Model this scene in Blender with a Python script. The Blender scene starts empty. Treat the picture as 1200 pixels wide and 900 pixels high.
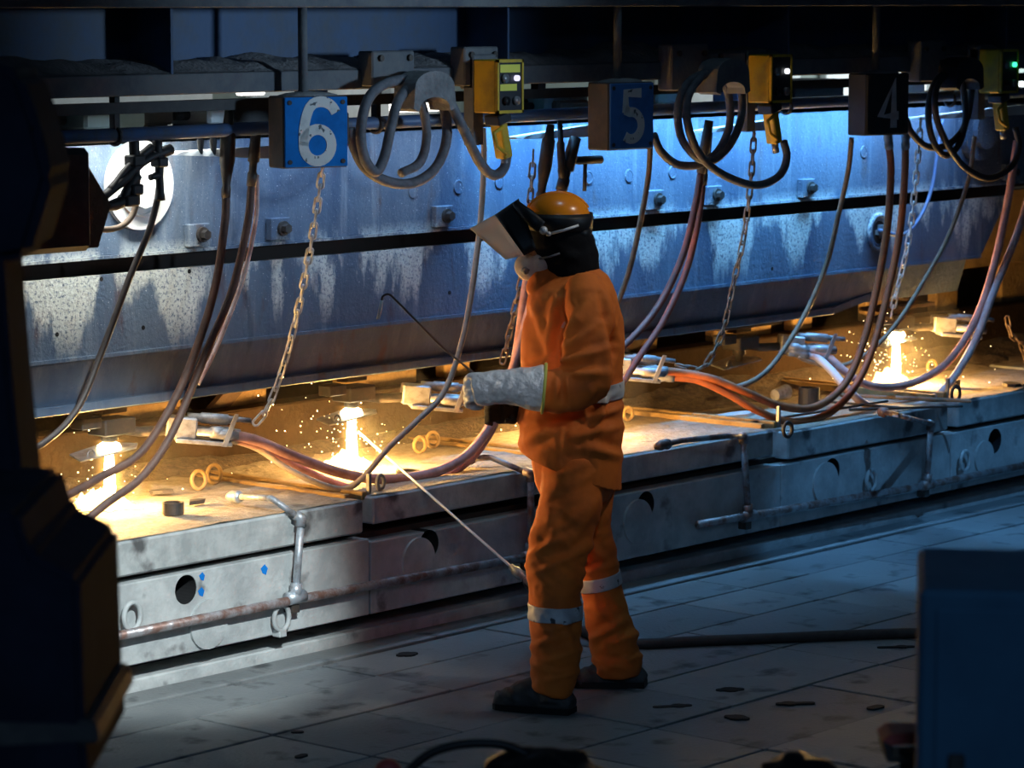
import bpy, bmesh, math, random
import numpy as np
from mathutils import Vector, Matrix, noise
random.seed(7)
R = math.radians
scene = bpy.context.scene
col = scene.collection

# ------------------------------------------------------------------ camera
# world axes: X along the cutting table (to the right and away), Y across it (away), Z up
VX = np.array([3200.0, 450.0]); VY = np.array([-4350.0, 450.0])
F = math.sqrt(3200 * 4350 - 450 ** 2)
dX = np.array([VX[0], VX[1], F]); dX /= np.linalg.norm(dX)
dY = np.array([VY[0], VY[1], F]); dY /= np.linalg.norm(dY)
dZ = np.cross(dX, dY)
if dZ[1] < 0: dZ = -dZ
CH = 2.53
CAM = Vector((0, 0, CH))
RIGHT = Vector((dX[0], dY[0], dZ[0])); UP = Vector((dX[1], dY[1], dZ[1])); FWD = Vector((dX[2], dY[2], dZ[2]))
cam_data = bpy.data.cameras.new('camera'); cam = bpy.data.objects.new('camera', cam_data); col.objects.link(cam)
m = Matrix((RIGHT, UP, -FWD)).transposed().to_4x4(); m.translation = CAM
cam.matrix_world = m
cam_data.sensor_fit = 'HORIZONTAL'; cam_data.sensor_width = 36; cam_data.lens = F * 36 / 1200
cam_data.clip_start = .1; cam_data.clip_end = 200
cam_data.dof.use_dof = True; cam_data.dof.focus_distance = 12.2; cam_data.dof.aperture_fstop = 5.0
scene.camera = cam
scene.view_settings.view_transform = 'Standard'; scene.view_settings.look = 'None'
scene.view_settings.exposure = 0; scene.view_settings.gamma = 1; scene.view_settings.use_curve_mapping = False

# ------------------------------------------------------------------ world and hall lamps
w = bpy.data.worlds.new('hall_dusk'); scene.world = w; w.use_nodes = True
bg = w.node_tree.nodes['Background']; bg.inputs[0].default_value = (.16, .30, .55, 1); bg.inputs[1].default_value = .022

def look(o, target):
    o.rotation_euler = (Vector(target) - Vector(o.location)).to_track_quat('-Z', 'Y').to_euler()
def spot(name, loc, target, energy, color, angle, blend=.4, radius=.15):
    l = bpy.data.lights.new(name, 'SPOT'); l.energy = energy; l.color = color; l.spot_size = R(angle); l.spot_blend = blend
    l.shadow_soft_size = radius
    o = bpy.data.objects.new(name, l); col.objects.link(o); o.location = loc; look(o, target); return o
def area(name, loc, target, energy, color, sx, sy, spread=180):
    l = bpy.data.lights.new(name, 'AREA'); l.energy = energy; l.color = color; l.shape = 'RECTANGLE'; l.size = sx; l.size_y = sy; l.spread = R(spread)
    o = bpy.data.objects.new(name, l); col.objects.link(o); o.location = loc; look(o, target); return o
# hall floodlights in front of the line, plus two added fills
spot('floodlight_cool_white', (4.4, 2.6, 4.9), (7.85, 8.45, .50), 3900, (.86, .97, 1.0), 12.5, .6, .06)
for _i in range(3):      # a bank of three blue floods along the aisle
    spot('floodlight_blue', (9.7 + 1.3 * _i, 4.2, 6.8), (12.2 + 1.3 * _i, 7.75, 0), (900, 1150, 1250)[_i], (.14, .47, 1.0), 14, .35, .05)
spot('floodlight_floor', (9.3, 7.0, 9.0), (9.5, 7.3, 0), 200, (.42, .74, 1.0), 40, .9, .35)
spot('floodlight_worker', (10.6, 4.4, 5.2), (8.85, 7.25, 1.35), 240, (1.0, .90, .78), 14, .8, .10)
spot('glove_fill', (5.6, 4.6, 3.2), (8.5, 7.3, 1.22), 90, (.92, .96, 1.0), 9, .8, .10)  # added fill that brightens the near glove
spot('floodlight_gantry', (11.4, 1.8, 2.75), (8.95, 8.5, 2.40), 900, (.50, .74, 1.0), 21, .95, .3)
spot('cabinet_fill', (-1.5, -1.5, 6.0), (5.0, 3.2, 1.4), 480, (.35, .62, 1.0), 40, .8, .4)  # added fill behind the camera for the cabinet front
# lamps slung between the gantry and the machine beam
area('beam_lamp_blue', (11.6, 8.74, 2.14), (11.6, 8.93, 1.35), 44, (.17, .50, 1.0), 3.0, .05, 105)
area('beam_lamp_right', (13.5, 8.74, 2.14), (13.5, 8.93, 1.35), 5, (.28, .54, 1.0), .7, .05, 105)
area('beam_lamp_left', (9.3, 8.72, 2.14), (9.3, 8.93, 1.35), 4, (.45, .66, 1.0), 1.4, .05, 105)
area('beam_lamp_white', (7.95, 8.70, 2.14), (7.95, 8.92, 1.55), 8.5, (.96, .98, .93), .9, .05, 105)
# lamps in the bay behind the machine
area('bay_lamp', (13.0, 11.2, 3.6), (13.0, 13.0, 2.2), 38, (.86, .97, 1.0), 6.0, .5)
area('bay_lamp_right', (20.5, 11.2, 3.6), (20.5, 13.0, 2.2), 260, (.86, .97, 1.0), 3.0, .5)

# ------------------------------------------------------------------ pixel helpers (directions only; distance from planes)
def ray(x, y):
    c = (x - 600.0, 450.0 - y, F)
    return RIGHT * c[0] + UP * c[1] + FWD * c[2]
def PY(x, y, Y):
    r = ray(x, y); return CAM + r * (Y / r.y)
def PZ(x, y, Z=0.0):
    r = ray(x, y); return CAM + r * ((Z - CH) / r.z)
def PD(x, y, d):
    return CAM + ray(x, y) * (d / F)
def toPx(p):
    v = Vector(p) - CAM; d = v.dot(FWD)
    return 600 + F * v.dot(RIGHT) / d, 450 - F * v.dot(UP) / d, d

# ------------------------------------------------------------------ materials
MATS = {}
def mat(name, c1, c2=None, scale=6.0, lo=.4, hi=.65, rough=.6, rough2=None, metal=0.0, bump=0.0, bscale=40.0,
        c3=None, scale3=30.0, lo3=.55, hi3=.62, stretch=(1, 1, 1), emit=None, estr=0.0, spec=.5, detail=6.0):
    mt = bpy.data.materials.new(name); mt.use_nodes = True; nt = mt.node_tree; N = nt.nodes; L = nt.links
    b = N['Principled BSDF']; b.inputs['Roughness'].default_value = rough; b.inputs['Metallic'].default_value = metal
    b.inputs['Base Color'].default_value = (*c1, 1); b.inputs['Specular IOR Level'].default_value = spec
    tc = N.new('ShaderNodeTexCoord'); mp = N.new('ShaderNodeMapping'); mp.inputs['Scale'].default_value = stretch
    L.new(tc.outputs['Object'], mp.inputs['Vector'])
    if c2:
        n = N.new('ShaderNodeTexNoise'); n.inputs['Scale'].default_value = scale; n.inputs['Detail'].default_value = detail; n.inputs['Roughness'].default_value = .65
        L.new(mp.outputs[0], n.inputs['Vector'])
        r = N.new('ShaderNodeValToRGB'); r.color_ramp.elements[0].position = lo; r.color_ramp.elements[1].position = hi
        r.color_ramp.elements[0].color = (*c1, 1); r.color_ramp.elements[1].color = (*c2, 1)
        L.new(n.outputs[0], r.inputs[0]); out = r.outputs[0]
        if rough2 is not None:
            mr = N.new('ShaderNodeMapRange'); mr.inputs[1].default_value = lo; mr.inputs[2].default_value = hi
            mr.inputs[3].default_value = rough; mr.inputs[4].default_value = rough2
            L.new(n.outputs[0], mr.inputs[0]); L.new(mr.outputs[0], b.inputs['Roughness'])
        if c3:
            n3 = N.new('ShaderNodeTexNoise'); n3.inputs['Scale'].default_value = scale3; n3.inputs['Detail'].default_value = 5
            L.new(tc.outputs['Object'], n3.inputs['Vector'])
            r3 = N.new('ShaderNodeValToRGB'); r3.color_ramp.elements[0].position = lo3; r3.color_ramp.elements[1].position = hi3
            L.new(n3.outputs[0], r3.inputs[0])
            mx = N.new('ShaderNodeMix'); mx.data_type = 'RGBA'
            L.new(r3.outputs[0], mx.inputs[0]); L.new(out, mx.inputs[6]); mx.inputs[7].default_value = (*c3, 1); out = mx.outputs[2]
        L.new(out, b.inputs['Base Color'])
    if bump:
        nb = N.new('ShaderNodeTexNoise'); nb.inputs['Scale'].default_value = bscale; nb.inputs['Detail'].default_value = 5
        L.new(tc.outputs['Object'], nb.inputs['Vector'])
        bp = N.new('ShaderNodeBump'); bp.inputs['Strength'].default_value = bump; bp.inputs['Distance'].default_value = .02
        L.new(nb.outputs[0], bp.inputs['Height']); L.new(bp.outputs[0], b.inputs['Normal'])
    if emit:
        b.inputs['Emission Color'].default_value = (*emit, 1); b.inputs['Emission Strength'].default_value = estr
    MATS[name] = mt; return mt
def emis(name, color, strength):
    mt = bpy.data.materials.new(name); mt.use_nodes = True; nt = mt.node_tree
    nt.nodes.remove(nt.nodes['Principled BSDF']); e = nt.nodes.new('ShaderNodeEmission')
    e.inputs[0].default_value = (*color, 1); e.inputs[1].default_value = strength
    nt.links.new(e.outputs[0], nt.nodes['Material Output'].inputs[0]); MATS[name] = mt; return mt

def beam_material():
    """blue painted plate with crusts of pale lime scale that hang in streaks"""
    mt = bpy.data.materials.new('scaled_blue_plate'); mt.use_nodes = True; nt = mt.node_tree; N = nt.nodes; L = nt.links
    b = N['Principled BSDF']
    tc = N.new('ShaderNodeTexCoord')
    def noi(scale, detail, vec, rough=.6):
        n = N.new('ShaderNodeTexNoise'); n.inputs['Scale'].default_value = scale; n.inputs['Detail'].default_value = detail
        n.inputs['Roughness'].default_value = rough; L.new(vec, n.inputs['Vector']); return n.outputs[0]
    def ramp(v, lo, hi, a=(0, 0, 0), c=(1, 1, 1)):
        r = N.new('ShaderNodeValToRGB'); r.color_ramp.elements[0].position = lo; r.color_ramp.elements[1].position = hi
        r.color_ramp.elements[0].color = (*a, 1); r.color_ramp.elements[1].color = (*c, 1); L.new(v, r.inputs[0]); return r.outputs[0]
    def mixc(f, a, c):
        mx = N.new('ShaderNodeMix'); mx.data_type = 'RGBA'; L.new(f, mx.inputs[0])
        for s, v in ((6, a), (7, c)):
            if isinstance(v, tuple): mx.inputs[s].default_value = (*v, 1)
            else: L.new(v, mx.inputs[s])
        return mx.outputs[2]
    def mul(a, c):
        mm = N.new('ShaderNodeMath'); mm.operation = 'MULTIPLY'; L.new(a, mm.inputs[0]); L.new(c, mm.inputs[1]); return mm.outputs[0]
    st = N.new('ShaderNodeMapping'); st.inputs['Scale'].default_value = (1, 1, .28); L.new(tc.outputs['Object'], st.inputs['Vector'])
    base = mixc(ramp(noi(3.0, 6, st.outputs[0]), .35, .65), (.062, .10, .165), (.125, .175, .24))
    base = mixc(ramp(noi(9.0, 5, st.outputs[0]), .58, .72), base, (.10, .075, .085))
    hb_ = N.new('ShaderNodeSeparateXYZ'); L.new(tc.outputs['Object'], hb_.inputs[0])
    bias = N.new('ShaderNodeMapRange'); bias.inputs[1].default_value = 1.22; bias.inputs[2].default_value = 1.50; bias.inputs[3].default_value = -.10; bias.inputs[4].default_value = .045; L.new(hb_.outputs[2], bias.inputs[0])
    add = N.new('ShaderNodeMath'); add.operation = 'ADD'; L.new(noi(3.4, 6, st.outputs[0], .62), add.inputs[0]); L.new(bias.outputs[0], add.inputs[1])
    patch = ramp(add.outputs[0], .485, .545)
    grain = ramp(noi(70, 4, tc.outputs['Object'], .75), .37, .50)
    sp = N.new('ShaderNodeSeparateXYZ'); L.new(tc.outputs['Object'], sp.inputs[0])
    mr = N.new('ShaderNodeMapRange'); mr.inputs[1].default_value = 1.16; mr.inputs[2].default_value = 1.36; L.new(sp.outputs[2], mr.inputs[0])
    mr2 = N.new('ShaderNodeMapRange'); mr2.inputs[1].default_value = 1.62; mr2.inputs[2].default_value = 1.53; mr2.inputs[3].default_value = .07; L.new(sp.outputs[2], mr2.inputs[0])
    f = mul(mul(mul(patch, grain), mr.outputs[0]), mr2.outputs[0])
    c = mixc(f, base, (.62, .65, .60))
    st2 = N.new('ShaderNodeMapping'); st2.inputs['Scale'].default_value = (1, 1, .06); L.new(tc.outputs['Object'], st2.inputs['Vector'])
    drip = ramp(noi(11, 5, st2.outputs[0], .6), .56, .70); mrd = N.new('ShaderNodeMapRange'); mrd.inputs[1].default_value = 1.0; mrd.inputs[2].default_value = 1.75; mrd.inputs[3].default_value = .12; mrd.inputs[4].default_value = .5; L.new(sp.outputs[2], mrd.inputs[0])
    c = mixc(mul(drip, mrd.outputs[0]), c, (.36, .41, .44))
    fine = ramp(noi(130, 2, tc.outputs['Object'], .6), .66, .72)
    c = mixc(mul(fine, mr.outputs[0]), c, (.6, .65, .68))
    L.new(c, b.inputs['Base Color']); b.inputs['Roughness'].default_value = .55; b.inputs['Specular IOR Level'].default_value = .35
    bp = N.new('ShaderNodeBump'); bp.inputs['Strength'].default_value = .35; bp.inputs['Distance'].default_value = .012
    L.new(noi(45, 4, tc.outputs['Object']), bp.inputs['Height']); L.new(bp.outputs[0], b.inputs['Normal'])
    MATS['plate'] = mt
beam_material()
for _i, (_a, _c) in enumerate((((.15, .165, .17), (.22, .235, .235)), ((.115, .13, .14), (.18, .195, .20)), ((.19, .205, .205), (.26, .275, .27)))):
    mat('floor_plate%d' % _i, _a, _c, 3.0 + _i, .35, .65, .55, .75, c3=(.06, .065, .07), scale3=6, lo3=.57, hi3=.70, bump=.25, bscale=60)
mat('floor_joint', (.012, .012, .014), rough=.9)
mat('slot_dark', (.006, .006, .007), rough=.9)  # shade inside slots and holes put into the colour
mat('concrete', (.16, .17, .17), (.09, .09, .09), 4, .4, .6, .85, bump=.2)
mat('slab_top', (.36, .31, .25), (.24, .19, .14), 26, .36, .62, .8, c3=(.15, .11, .08), scale3=9, lo3=.60, hi3=.70, bump=.5, bscale=55)
mat('slab_side', (.44, .46, .45), (.30, .32, .315), 9, .4, .62, .7, c3=(.09, .09, .09), scale3=5, lo3=.60, hi3=.70, bump=.2, bscale=50)
mat('slab_body', (.48, .505, .50), (.34, .36, .36), 7, .38, .62, .7, c3=(.12, .12, .12), scale3=6, lo3=.62, hi3=.72, bump=.2, bscale=50)
mat('dark_recess', (.03, .022, .018), rough=.9)  # near-black: shade of recesses and gaps put into the colour
mat('rust_grit', (.15, .105, .075), (.08, .058, .045), 30, .4, .6, .95, bump=.9, bscale=90)
mat('pipe_worn', (.20, .11, .085), (.36, .35, .36), 14, .42, .6, .5, .35, .4, bump=.15)
mat('pipe_blue', (.07, .14, .30), (.10, .12, .16), 8, .45, .65, .45)
mat('pipe_galv', (.42, .46, .50), (.20, .18, .17), 16, .45, .65, .4, .6, .5)
mat('gantry_paint', (.045, .095, .20), (.07, .085, .11), 4, .42, .68, .6, bump=.1)
mat('gantry_dust', (.26, .25, .25), (.15, .15, .155), 9, .4, .65, .95, bump=.5, bscale=60)
mat('gantry_edge', (.16, .165, .17), (.10, .11, .13), 8, .4, .65, .8, bump=.2)
mat('black_steel', (.012, .012, .014), (.03, .028, .027), 12, .45, .65, .6)
mat('dark_metal', (.05, .045, .042), (.09, .07, .055), 14, .45, .65, .55, metal=.3)
mat('grey_metal', (.30, .30, .31), (.17, .15, .14), 18, .45, .65, .45, metal=.5)
mat('chain_steel', (.68, .69, .70), (.45, .43, .40), 30, .45, .6, .4, metal=.2)
mat('chain_rust', (.30, .21, .15), (.16, .10, .07), 30, .45, .6, .6, metal=.4)
mat('ochre_panel', (.36, .23, .09), (.20, .12, .055), 6, .4, .65, .85, bump=.4)
mat('brown_frame', (.095, .055, .030), (.06, .036, .022), 6, .4, .65, .9, bump=.4)
mat('dark_brown', (.045, .027, .016), (.028, .018, .012), 7, .4, .65, .95, bump=.4, spec=.1)  # very dark brown for the rear wall
mat('white_flange', (.80, .80, .76), (.66, .66, .62), 9, .45, .65, .5)
mat('bay_wall', (.30, .36, .33), (.20, .24, .22), 1.2, .4, .6, .8)
mat('bay_white', (.75, .78, .78), (.6, .63, .62), 4, .4, .6, .6)
mat('sign_blue', (.008, .19, .60), (.006, .14, .46), 9, .45, .65, .8, bump=.05, spec=.15)
mat('sign_blue_dim', (.045, .21, .56), (.035, .15, .42), 9, .45, .65, .6)  # copy of the sign blue, tuned to the weaker light at its box
mat('sign_shaded', (.022, .022, .024), (.03, .03, .03), 9, .45, .65, .7)  # lack of light at the rightmost box put into its colour
mat('sign_side', (.05, .045, .05), (.09, .07, .06), 8, .45, .65, .8)
mat('sign_digit', (.72, .73, .70), (.5, .52, .52), 12, .5, .7, .7, c3=(.10, .11, .12), scale3=38, lo3=.64, hi3=.67)
mat('sign_digit_shaded', (.62, .62, .62), (.40, .40, .40), 12, .4, .65, .8)  # digit greyed to match the unlit box
mat('yellow_paint', (.62, .40, .02), (.45, .29, .03), 12, .45, .65, .5)
mat('yellow_label', (.80, .74, .10), rough=.5)
mat('panel_black', (.02, .021, .026), rough=.4)
mat('cable_grey', (.15, .15, .17), (.09, .09, .10), 25, .4, .65, .7)
mat('cable_dark', (.045, .035, .032), (.03, .022, .02), 20, .45, .65, .55)
mat('hose_brown', (.13, .07, .05), (.07, .042, .034), 12, .42, .65, .6)
mat('hose_red', (.22, .055, .035), (.11, .04, .03), 10, .42, .65, .6)
mat('hose_pink', (.55, .30, .27), (.34, .16, .13), 9, .42, .65, .65)
mat('hose_orange', (.40, .10, .025), (.22, .065, .025), 9, .42, .65, .6)
mat('hose_white', (.62, .55, .56), (.40, .24, .22), 7, .42, .60, .7)
mat('cable_tan', (.24, .17, .11), (.14, .10, .07), 12, .42, .65, .6)
mat('cable_tan_lit', (.52, .42, .32), (.36, .28, .21), 12, .42, .65, .6)  # tan cable brightened in colour to stand in for flame light
mat('hivis', (.80, .19, .018), (.66, .14, .015), 5, .4, .65, .8, bump=.12, bscale=26, c3=(.40, .095, .02), scale3=4, lo3=.60, hi3=.76)
mat('reflective', (.62, .65, .68), (.48, .50, .53), 10, .45, .65, .45, c3=(.06, .06, .07), scale3=30, lo3=.64, hi3=.68)
mat('helmet_orange', (.90, .27, .012), (.78, .21, .01), 6, .4, .65, .25)
mat('hood_black', (.006, .006, .007), (.010, .010, .011), 18, .45, .65, .95, bump=.2, spec=.1)
mat('rubber_black', (.007, .007, .008), rough=.5, spec=.3)
mat('mask_white', (.62, .55, .48), (.50, .43, .38), 10, .45, .65, .8, bump=.15)
mat('aluminised', (.90, .90, .90), (.74, .76, .78), 8, .4, .65, .32, .45, .15, bump=1.0, bscale=24)
mat('glove_trim', (.55, .56, .12), rough=.8)
mat('glove_black', (.014, .012, .011), rough=.8, bump=.2)
mat('boot_leather', (.055, .055, .055), (.03, .028, .026), 14, .42, .65, .65, bump=.3, bscale=30)
mat('skin', (.55, .31, .22), (.50, .27, .19), 10, .4, .65, .55)
mat('navy_machine', (.008, .010, .020), (.012, .016, .030), 5, .4, .65, .9, spec=.12)
mat('cabinet_navy', (.035, .10, .17), (.028, .08, .14), 4, .4, .65, .8, spec=.15)
mat('red_paint', (.35, .05, .045), (.25, .04, .04), 10, .4, .65, .6)
mat('rod_steel', (.80, .81, .83), metal=.15, rough=.35)
mat('rod_dark', (.06, .05, .05), rough=.5, metal=.4)
emis('flame_core', (1.0, .80, .42), 26.0)
emis('flame_splash', (1.0, .62, .20), 9.0)
emis('spark', (1.0, .74, .38), 12.0)
emis('lamp_white', (.92, .96, 1.0), 1.6)
emis('tube_light', (1.0, .96, .90), 3.0)
emis('lamp_violet', (.72, .70, 1.0), 1.3)
emis('lamp_green', (.05, 1.0, .40), 2.2)
def volume(name, build):
    mt = bpy.data.materials.new(name); mt.use_nodes = True; nt = mt.node_tree; nt.nodes.remove(nt.nodes['Principled BSDF']); build(nt, nt.nodes, nt.links, nt.nodes['Material Output']); MATS[name] = mt
def _gas(nt, N, L, out):
    tc = N.new('ShaderNodeTexCoord'); sx = N.new('ShaderNodeSeparateXYZ'); L.new(tc.outputs['Object'], sx.inputs[0])
    def M_(op, a, b=None):
        q = N.new('ShaderNodeMath'); q.operation = op
        for i, v in enumerate((a, b)):
            if v is None: continue
            if isinstance(v, (int, float)): q.inputs[i].default_value = v
            else: L.new(v, q.inputs[i])
        return q.outputs[0]
    r2 = M_('ADD', M_('MULTIPLY', sx.outputs[0], sx.outputs[0]), M_('MULTIPLY', sx.outputs[1], sx.outputs[1]))
    zz = M_('MULTIPLY', sx.outputs[2], 1 / .06); wz = M_('ADD', M_('MULTIPLY', M_('POWER', 2.718, M_('MULTIPLY', M_('MULTIPLY', zz, zz), -1)), .0012), .0011)
    e = M_('MULTIPLY', M_('POWER', 2.718, M_('MULTIPLY', M_('DIVIDE', r2, wz), -1)), 20.0)
    em = N.new('ShaderNodeEmission'); em.inputs[0].default_value = (1.0, .52, .12, 1); L.new(e, em.inputs[1]); L.new(em.outputs[0], out.inputs['Volume'])
volume('flame_gas_glow', _gas)
def _smoke(nt, N, L, out):
    v = N.new('ShaderNodeVolumeScatter'); v.inputs['Color'].default_value = (.9, .8, .65, 1); v.inputs['Density'].default_value = .05; v.inputs['Anisotropy'].default_value = .2; L.new(v.outputs[0], out.inputs['Volume'])
volume('smoke', _smoke)
mt = mat('shield_amber', (1.0, .83, .62), rough=.25)
_b = mt.node_tree.nodes['Principled BSDF']; _b.inputs['Transmission Weight'].default_value = .62; _b.inputs['IOR'].default_value = 1.15

# ------------------------------------------------------------------ mesh helpers
def nb(): return bmesh.new()
def obj(name, bm, mt=None, parent=None, smooth=False, loc=None):
    me = bpy.data.meshes.new(name)
    if smooth:
        for f in bm.faces: f.smooth = True
    bm.normal_update(); bm.to_mesh(me); bm.free()
    if mt: me.materials.append(MATS[mt])
    o = bpy.data.objects.new(name, me); col.objects.link(o)
    if loc is not None: o.location = loc
    if parent: o.parent = parent
    return o
def tag(o, label, cat=None, group=None, kind=None):
    if label: o['label'] = label
    if cat: o['category'] = cat
    if group: o['group'] = group
    if kind: o['kind'] = kind
    return o
def thing(name, label, cat, loc=(0, 0, 0), group=None, kind=None):
    o = bpy.data.objects.new(name, None); col.objects.link(o); o.location = loc; o.empty_display_size = .1
    return tag(o, label, cat, group, kind)
def clone(o, parent=None, loc=None):
    c = o.copy(); col.objects.link(c)
    if parent is not None: c.parent = parent
    if loc is not None: c.location = loc
    for ch in list(o.children): clone(ch, c)
    return c
def box(bm, x0, x1, y0, y1, z0, z1, M=None, bevel=0.0):
    r = bmesh.ops.create_cube(bm, size=1.0); vs = r['verts']
    for v in vs:
        v.co = Vector(((x0 + x1) / 2 + v.co.x * (x1 - x0), (y0 + y1) / 2 + v.co.y * (y1 - y0), (z0 + z1) / 2 + v.co.z * (z1 - z0)))
    if bevel:
        es = list({e for v in vs for e in v.link_edges})
        g = bmesh.ops.bevel(bm, geom=es, offset=bevel, segments=1, affect='EDGES', profile=.5)
        vs = list(set(g['verts']) | {v for v in vs if v.is_valid})
    if M is not None:
        for v in vs: v.co = M @ v.co
    return vs
def frame(t, ref=Vector((0, 0, 1))):
    t = t.normalized()
    a = ref - t * ref.dot(t)
    if a.length < 1e-4: a = Vector((1, 0, 0)) - t * t.x
    a.normalize(); return a, t.cross(a)
def rings(bm, secs, caps=True, closed=False):
    """bridge a list of vertex rings"""
    n = len(secs[0]); rows = [[bm.verts.new(p) for p in s] for s in secs]
    k = len(rows)
    for i in range(k if closed else k - 1):
        a, b = rows[i], rows[(i + 1) % k]
        for j in range(n):
            bm.faces.new((a[j], a[(j + 1) % n], b[(j + 1) % n], b[j]))
    if caps and not closed:
        bm.faces.new(list(reversed(rows[0]))); bm.faces.new(rows[-1])
    return rows
def tube(bm, pts, r, seg=10, caps=True, closed=False):
    pts = [Vector(p) for p in pts]; n = len(pts); secs = []; a = None
    for i, p in enumerate(pts):
        if closed: t = pts[(i + 1) % n] - pts[i - 1]
        else: t = pts[min(i + 1, n - 1)] - pts[max(i - 1, 0)]
        t.normalize()
        if a is None: a, b = frame(t)
        else:
            a = (a - t * a.dot(t)).normalized(); b = t.cross(a)
        rr = r[i] if isinstance(r, (list, tuple)) else r
        secs.append([p + a * (rr * math.cos(2 * math.pi * k / seg)) + b * (rr * math.sin(2 * math.pi * k / seg)) for k in range(seg)])
    return rings(bm, secs, caps, closed)
def cyl(bm, p0, p1, r, seg=16, r1=None):
    return tube(bm, [p0, p1], [r, r if r1 is None else r1], seg)
def spline(pts, n=8):
    """centripetal-ish Catmull-Rom through pts"""
    pts = [Vector(p) for p in pts]; P = [pts[0] * 2 - pts[1]] + pts + [pts[-1] * 2 - pts[-2]]; out = []
    for i in range(1, len(P) - 2):
        p0, p1, p2, p3 = P[i - 1], P[i], P[i + 1], P[i + 2]
        for k in range(n):
            t = k / n
            out.append(.5 * ((2 * p1) + (p2 - p0) * t + (2 * p0 - 5 * p1 + 4 * p2 - p3) * t * t + (3 * p1 - p0 - 3 * p2 + p3) * t ** 3))
    out.append(pts[-1].copy()); return out
def torus(bm, c, ax1, ax2, r1, r2, r, seg=20, rs=6):
    tube(bm, [c + ax1 * (r1 * math.cos(2 * math.pi * k / seg)) + ax2 * (r2 * math.sin(2 * math.pi * k / seg)) for k in range(seg)], r, rs, False, True)
def prism(bm, poly, d):
    """extrude a planar polygon (3D points) along vector d"""
    a = [bm.verts.new(p) for p in poly]; b = [bm.verts.new(Vector(p) + d) for p in poly]; n = len(a)
    bm.faces.new(a); bm.faces.new(list(reversed(b)))
    for i in range(n): bm.faces.new((a[i], b[i], b[(i + 1) % n], a[(i + 1) % n]))
def extrude_x(bm, prof, x0, x1):
    """profile of (Y, Z) swept from x0 to x1"""
    rings(bm, [[Vector((x, y, z)) for y, z in prof] for x in (x0, x1)])
def fixn(bm): bmesh.ops.recalc_face_normals(bm, faces=bm.faces); return bm
def dome(bm, c, rx, ry, rz, nu=24, nv=8, vmin=0.0, M=None):
    """upper part of an ellipsoid"""
    secs = []
    for i in range(nv):
        t = vmin + (math.pi / 2 - vmin) * i / nv
        secs.append([Vector((rx * math.cos(t) * math.cos(2 * math.pi * k / nu), ry * math.cos(t) * math.sin(2 * math.pi * k / nu), rz * math.sin(t))) for k in range(nu)])
    rows = rings(bm, secs, False); top = bm.verts.new((0, 0, rz))
    for k in range(nu): bm.faces.new((rows[-1][k], rows[-1][(k + 1) % nu], top))
    bm.faces.new(list(reversed(rows[0])))
    vs = [v for row in rows for v in row] + [top]
    for v in vs: v.co = Vector(c) + ((M @ v.co) if M else v.co)
def baked(o, mods, name=None):
    """apply modifiers added by mods(o) and keep the plain result"""
    mods(o); bpy.context.view_layer.update()
    dg = bpy.context.evaluated_depsgraph_get(); me = bpy.data.meshes.new_from_object(o.evaluated_get(dg))
    old = o.data; o.modifiers.clear(); o.data = me; bpy.data.meshes.remove(old); return o
XA, YA, ZA = Vector((1, 0, 0)), Vector((0, 1, 0)), Vector((0, 0, 1))

# ================================================================== SETTING
floor = tag(obj('floor', (lambda b: (box(b, -3, 30, -4, 20, -.30, -.02), b)[1])(nb()), 'concrete'), 'dark concrete hall floor under steel floor plates', kind='structure')
b = nb(); box(b, 4.5, 15.5, 4.7, 8.32, -.0195, -.0165); obj('plate_bedding', b, 'floor_joint', floor)
# steel floor plates laid in courses along the table
ROWS = [8.30, 8.005, 7.62, 7.15, 6.68, 6.20, 5.72, 5.24, 4.76]
pid = 0
for ri in range(len(ROWS) - 1):
    y1, y0 = ROWS[ri], ROWS[ri + 1]
    x = 6.20 + (.47 if ri % 2 else 0) - .94
    while x < 14.6:
        wd = .94 if (ri + int(x * 3)) % 4 else .47
        b = nb(); g = .0065
        dz = random.uniform(-.003, .003)
        vs = box(b, x + g, x + wd - g, y0 + g, y1 - g, -.02, dz, bevel=.0025)
        tx = random.uniform(-.002, .002)
        for v in vs:
            if v.co.z > -.01: v.co.z += tx * (v.co.x - x)
        obj('floor_plate', b, 'floor_plate%d' % random.choice((0, 0, 1, 2)), floor); x += wd; pid += 1
# keyhole lifting slots, black inlays that paint the dark of cut outs
def slot(p0, p1, r, knob=None):
    b = nb(); a = PZ(*p0, .004); c = PZ(*p1, .004); t = (c - a).normalized(); s = Vector((-t.y, t.x, 0))
    poly = []
    for k in range(9): ang = math.pi / 2 + math.pi * k / 8; poly.append(a + t * (math.cos(ang) * r) + s * (math.sin(ang) * r))
    for k in range(9): ang = -math.pi / 2 + math.pi * k / 8; poly.append(c + t * (math.cos(ang) * r) + s * (math.sin(ang) * r))
    prism(b, poly, Vector((0, 0, -.012)))
    if knob is not None:
        q = a.lerp(c, knob); prism(b, [q + Vector((math.cos(i * .6283) * r * 1.8, math.sin(i * .6283) * r * 1.8, .0006)) for i in range(10)], Vector((0, 0, -.012)))
    tag(obj('lifting_slot', fixn(b), 'slot_dark', floor), None)
slot((770, 828), (806, 826), .016, .7); slot((845, 808), (866, 807), .02, .5); slot((855, 839), (872, 841), .02, .5)
slot((1032, 758), (1068, 757), .014, .7); slot((914, 824), (950, 823), .016, .3); slot((1022, 829), (1030, 827), .02)
slot((470, 767), (484, 765), .02, .5); slot((345, 857), (352, 857), .012); slot((350, 886), (356, 884), .014)
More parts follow.
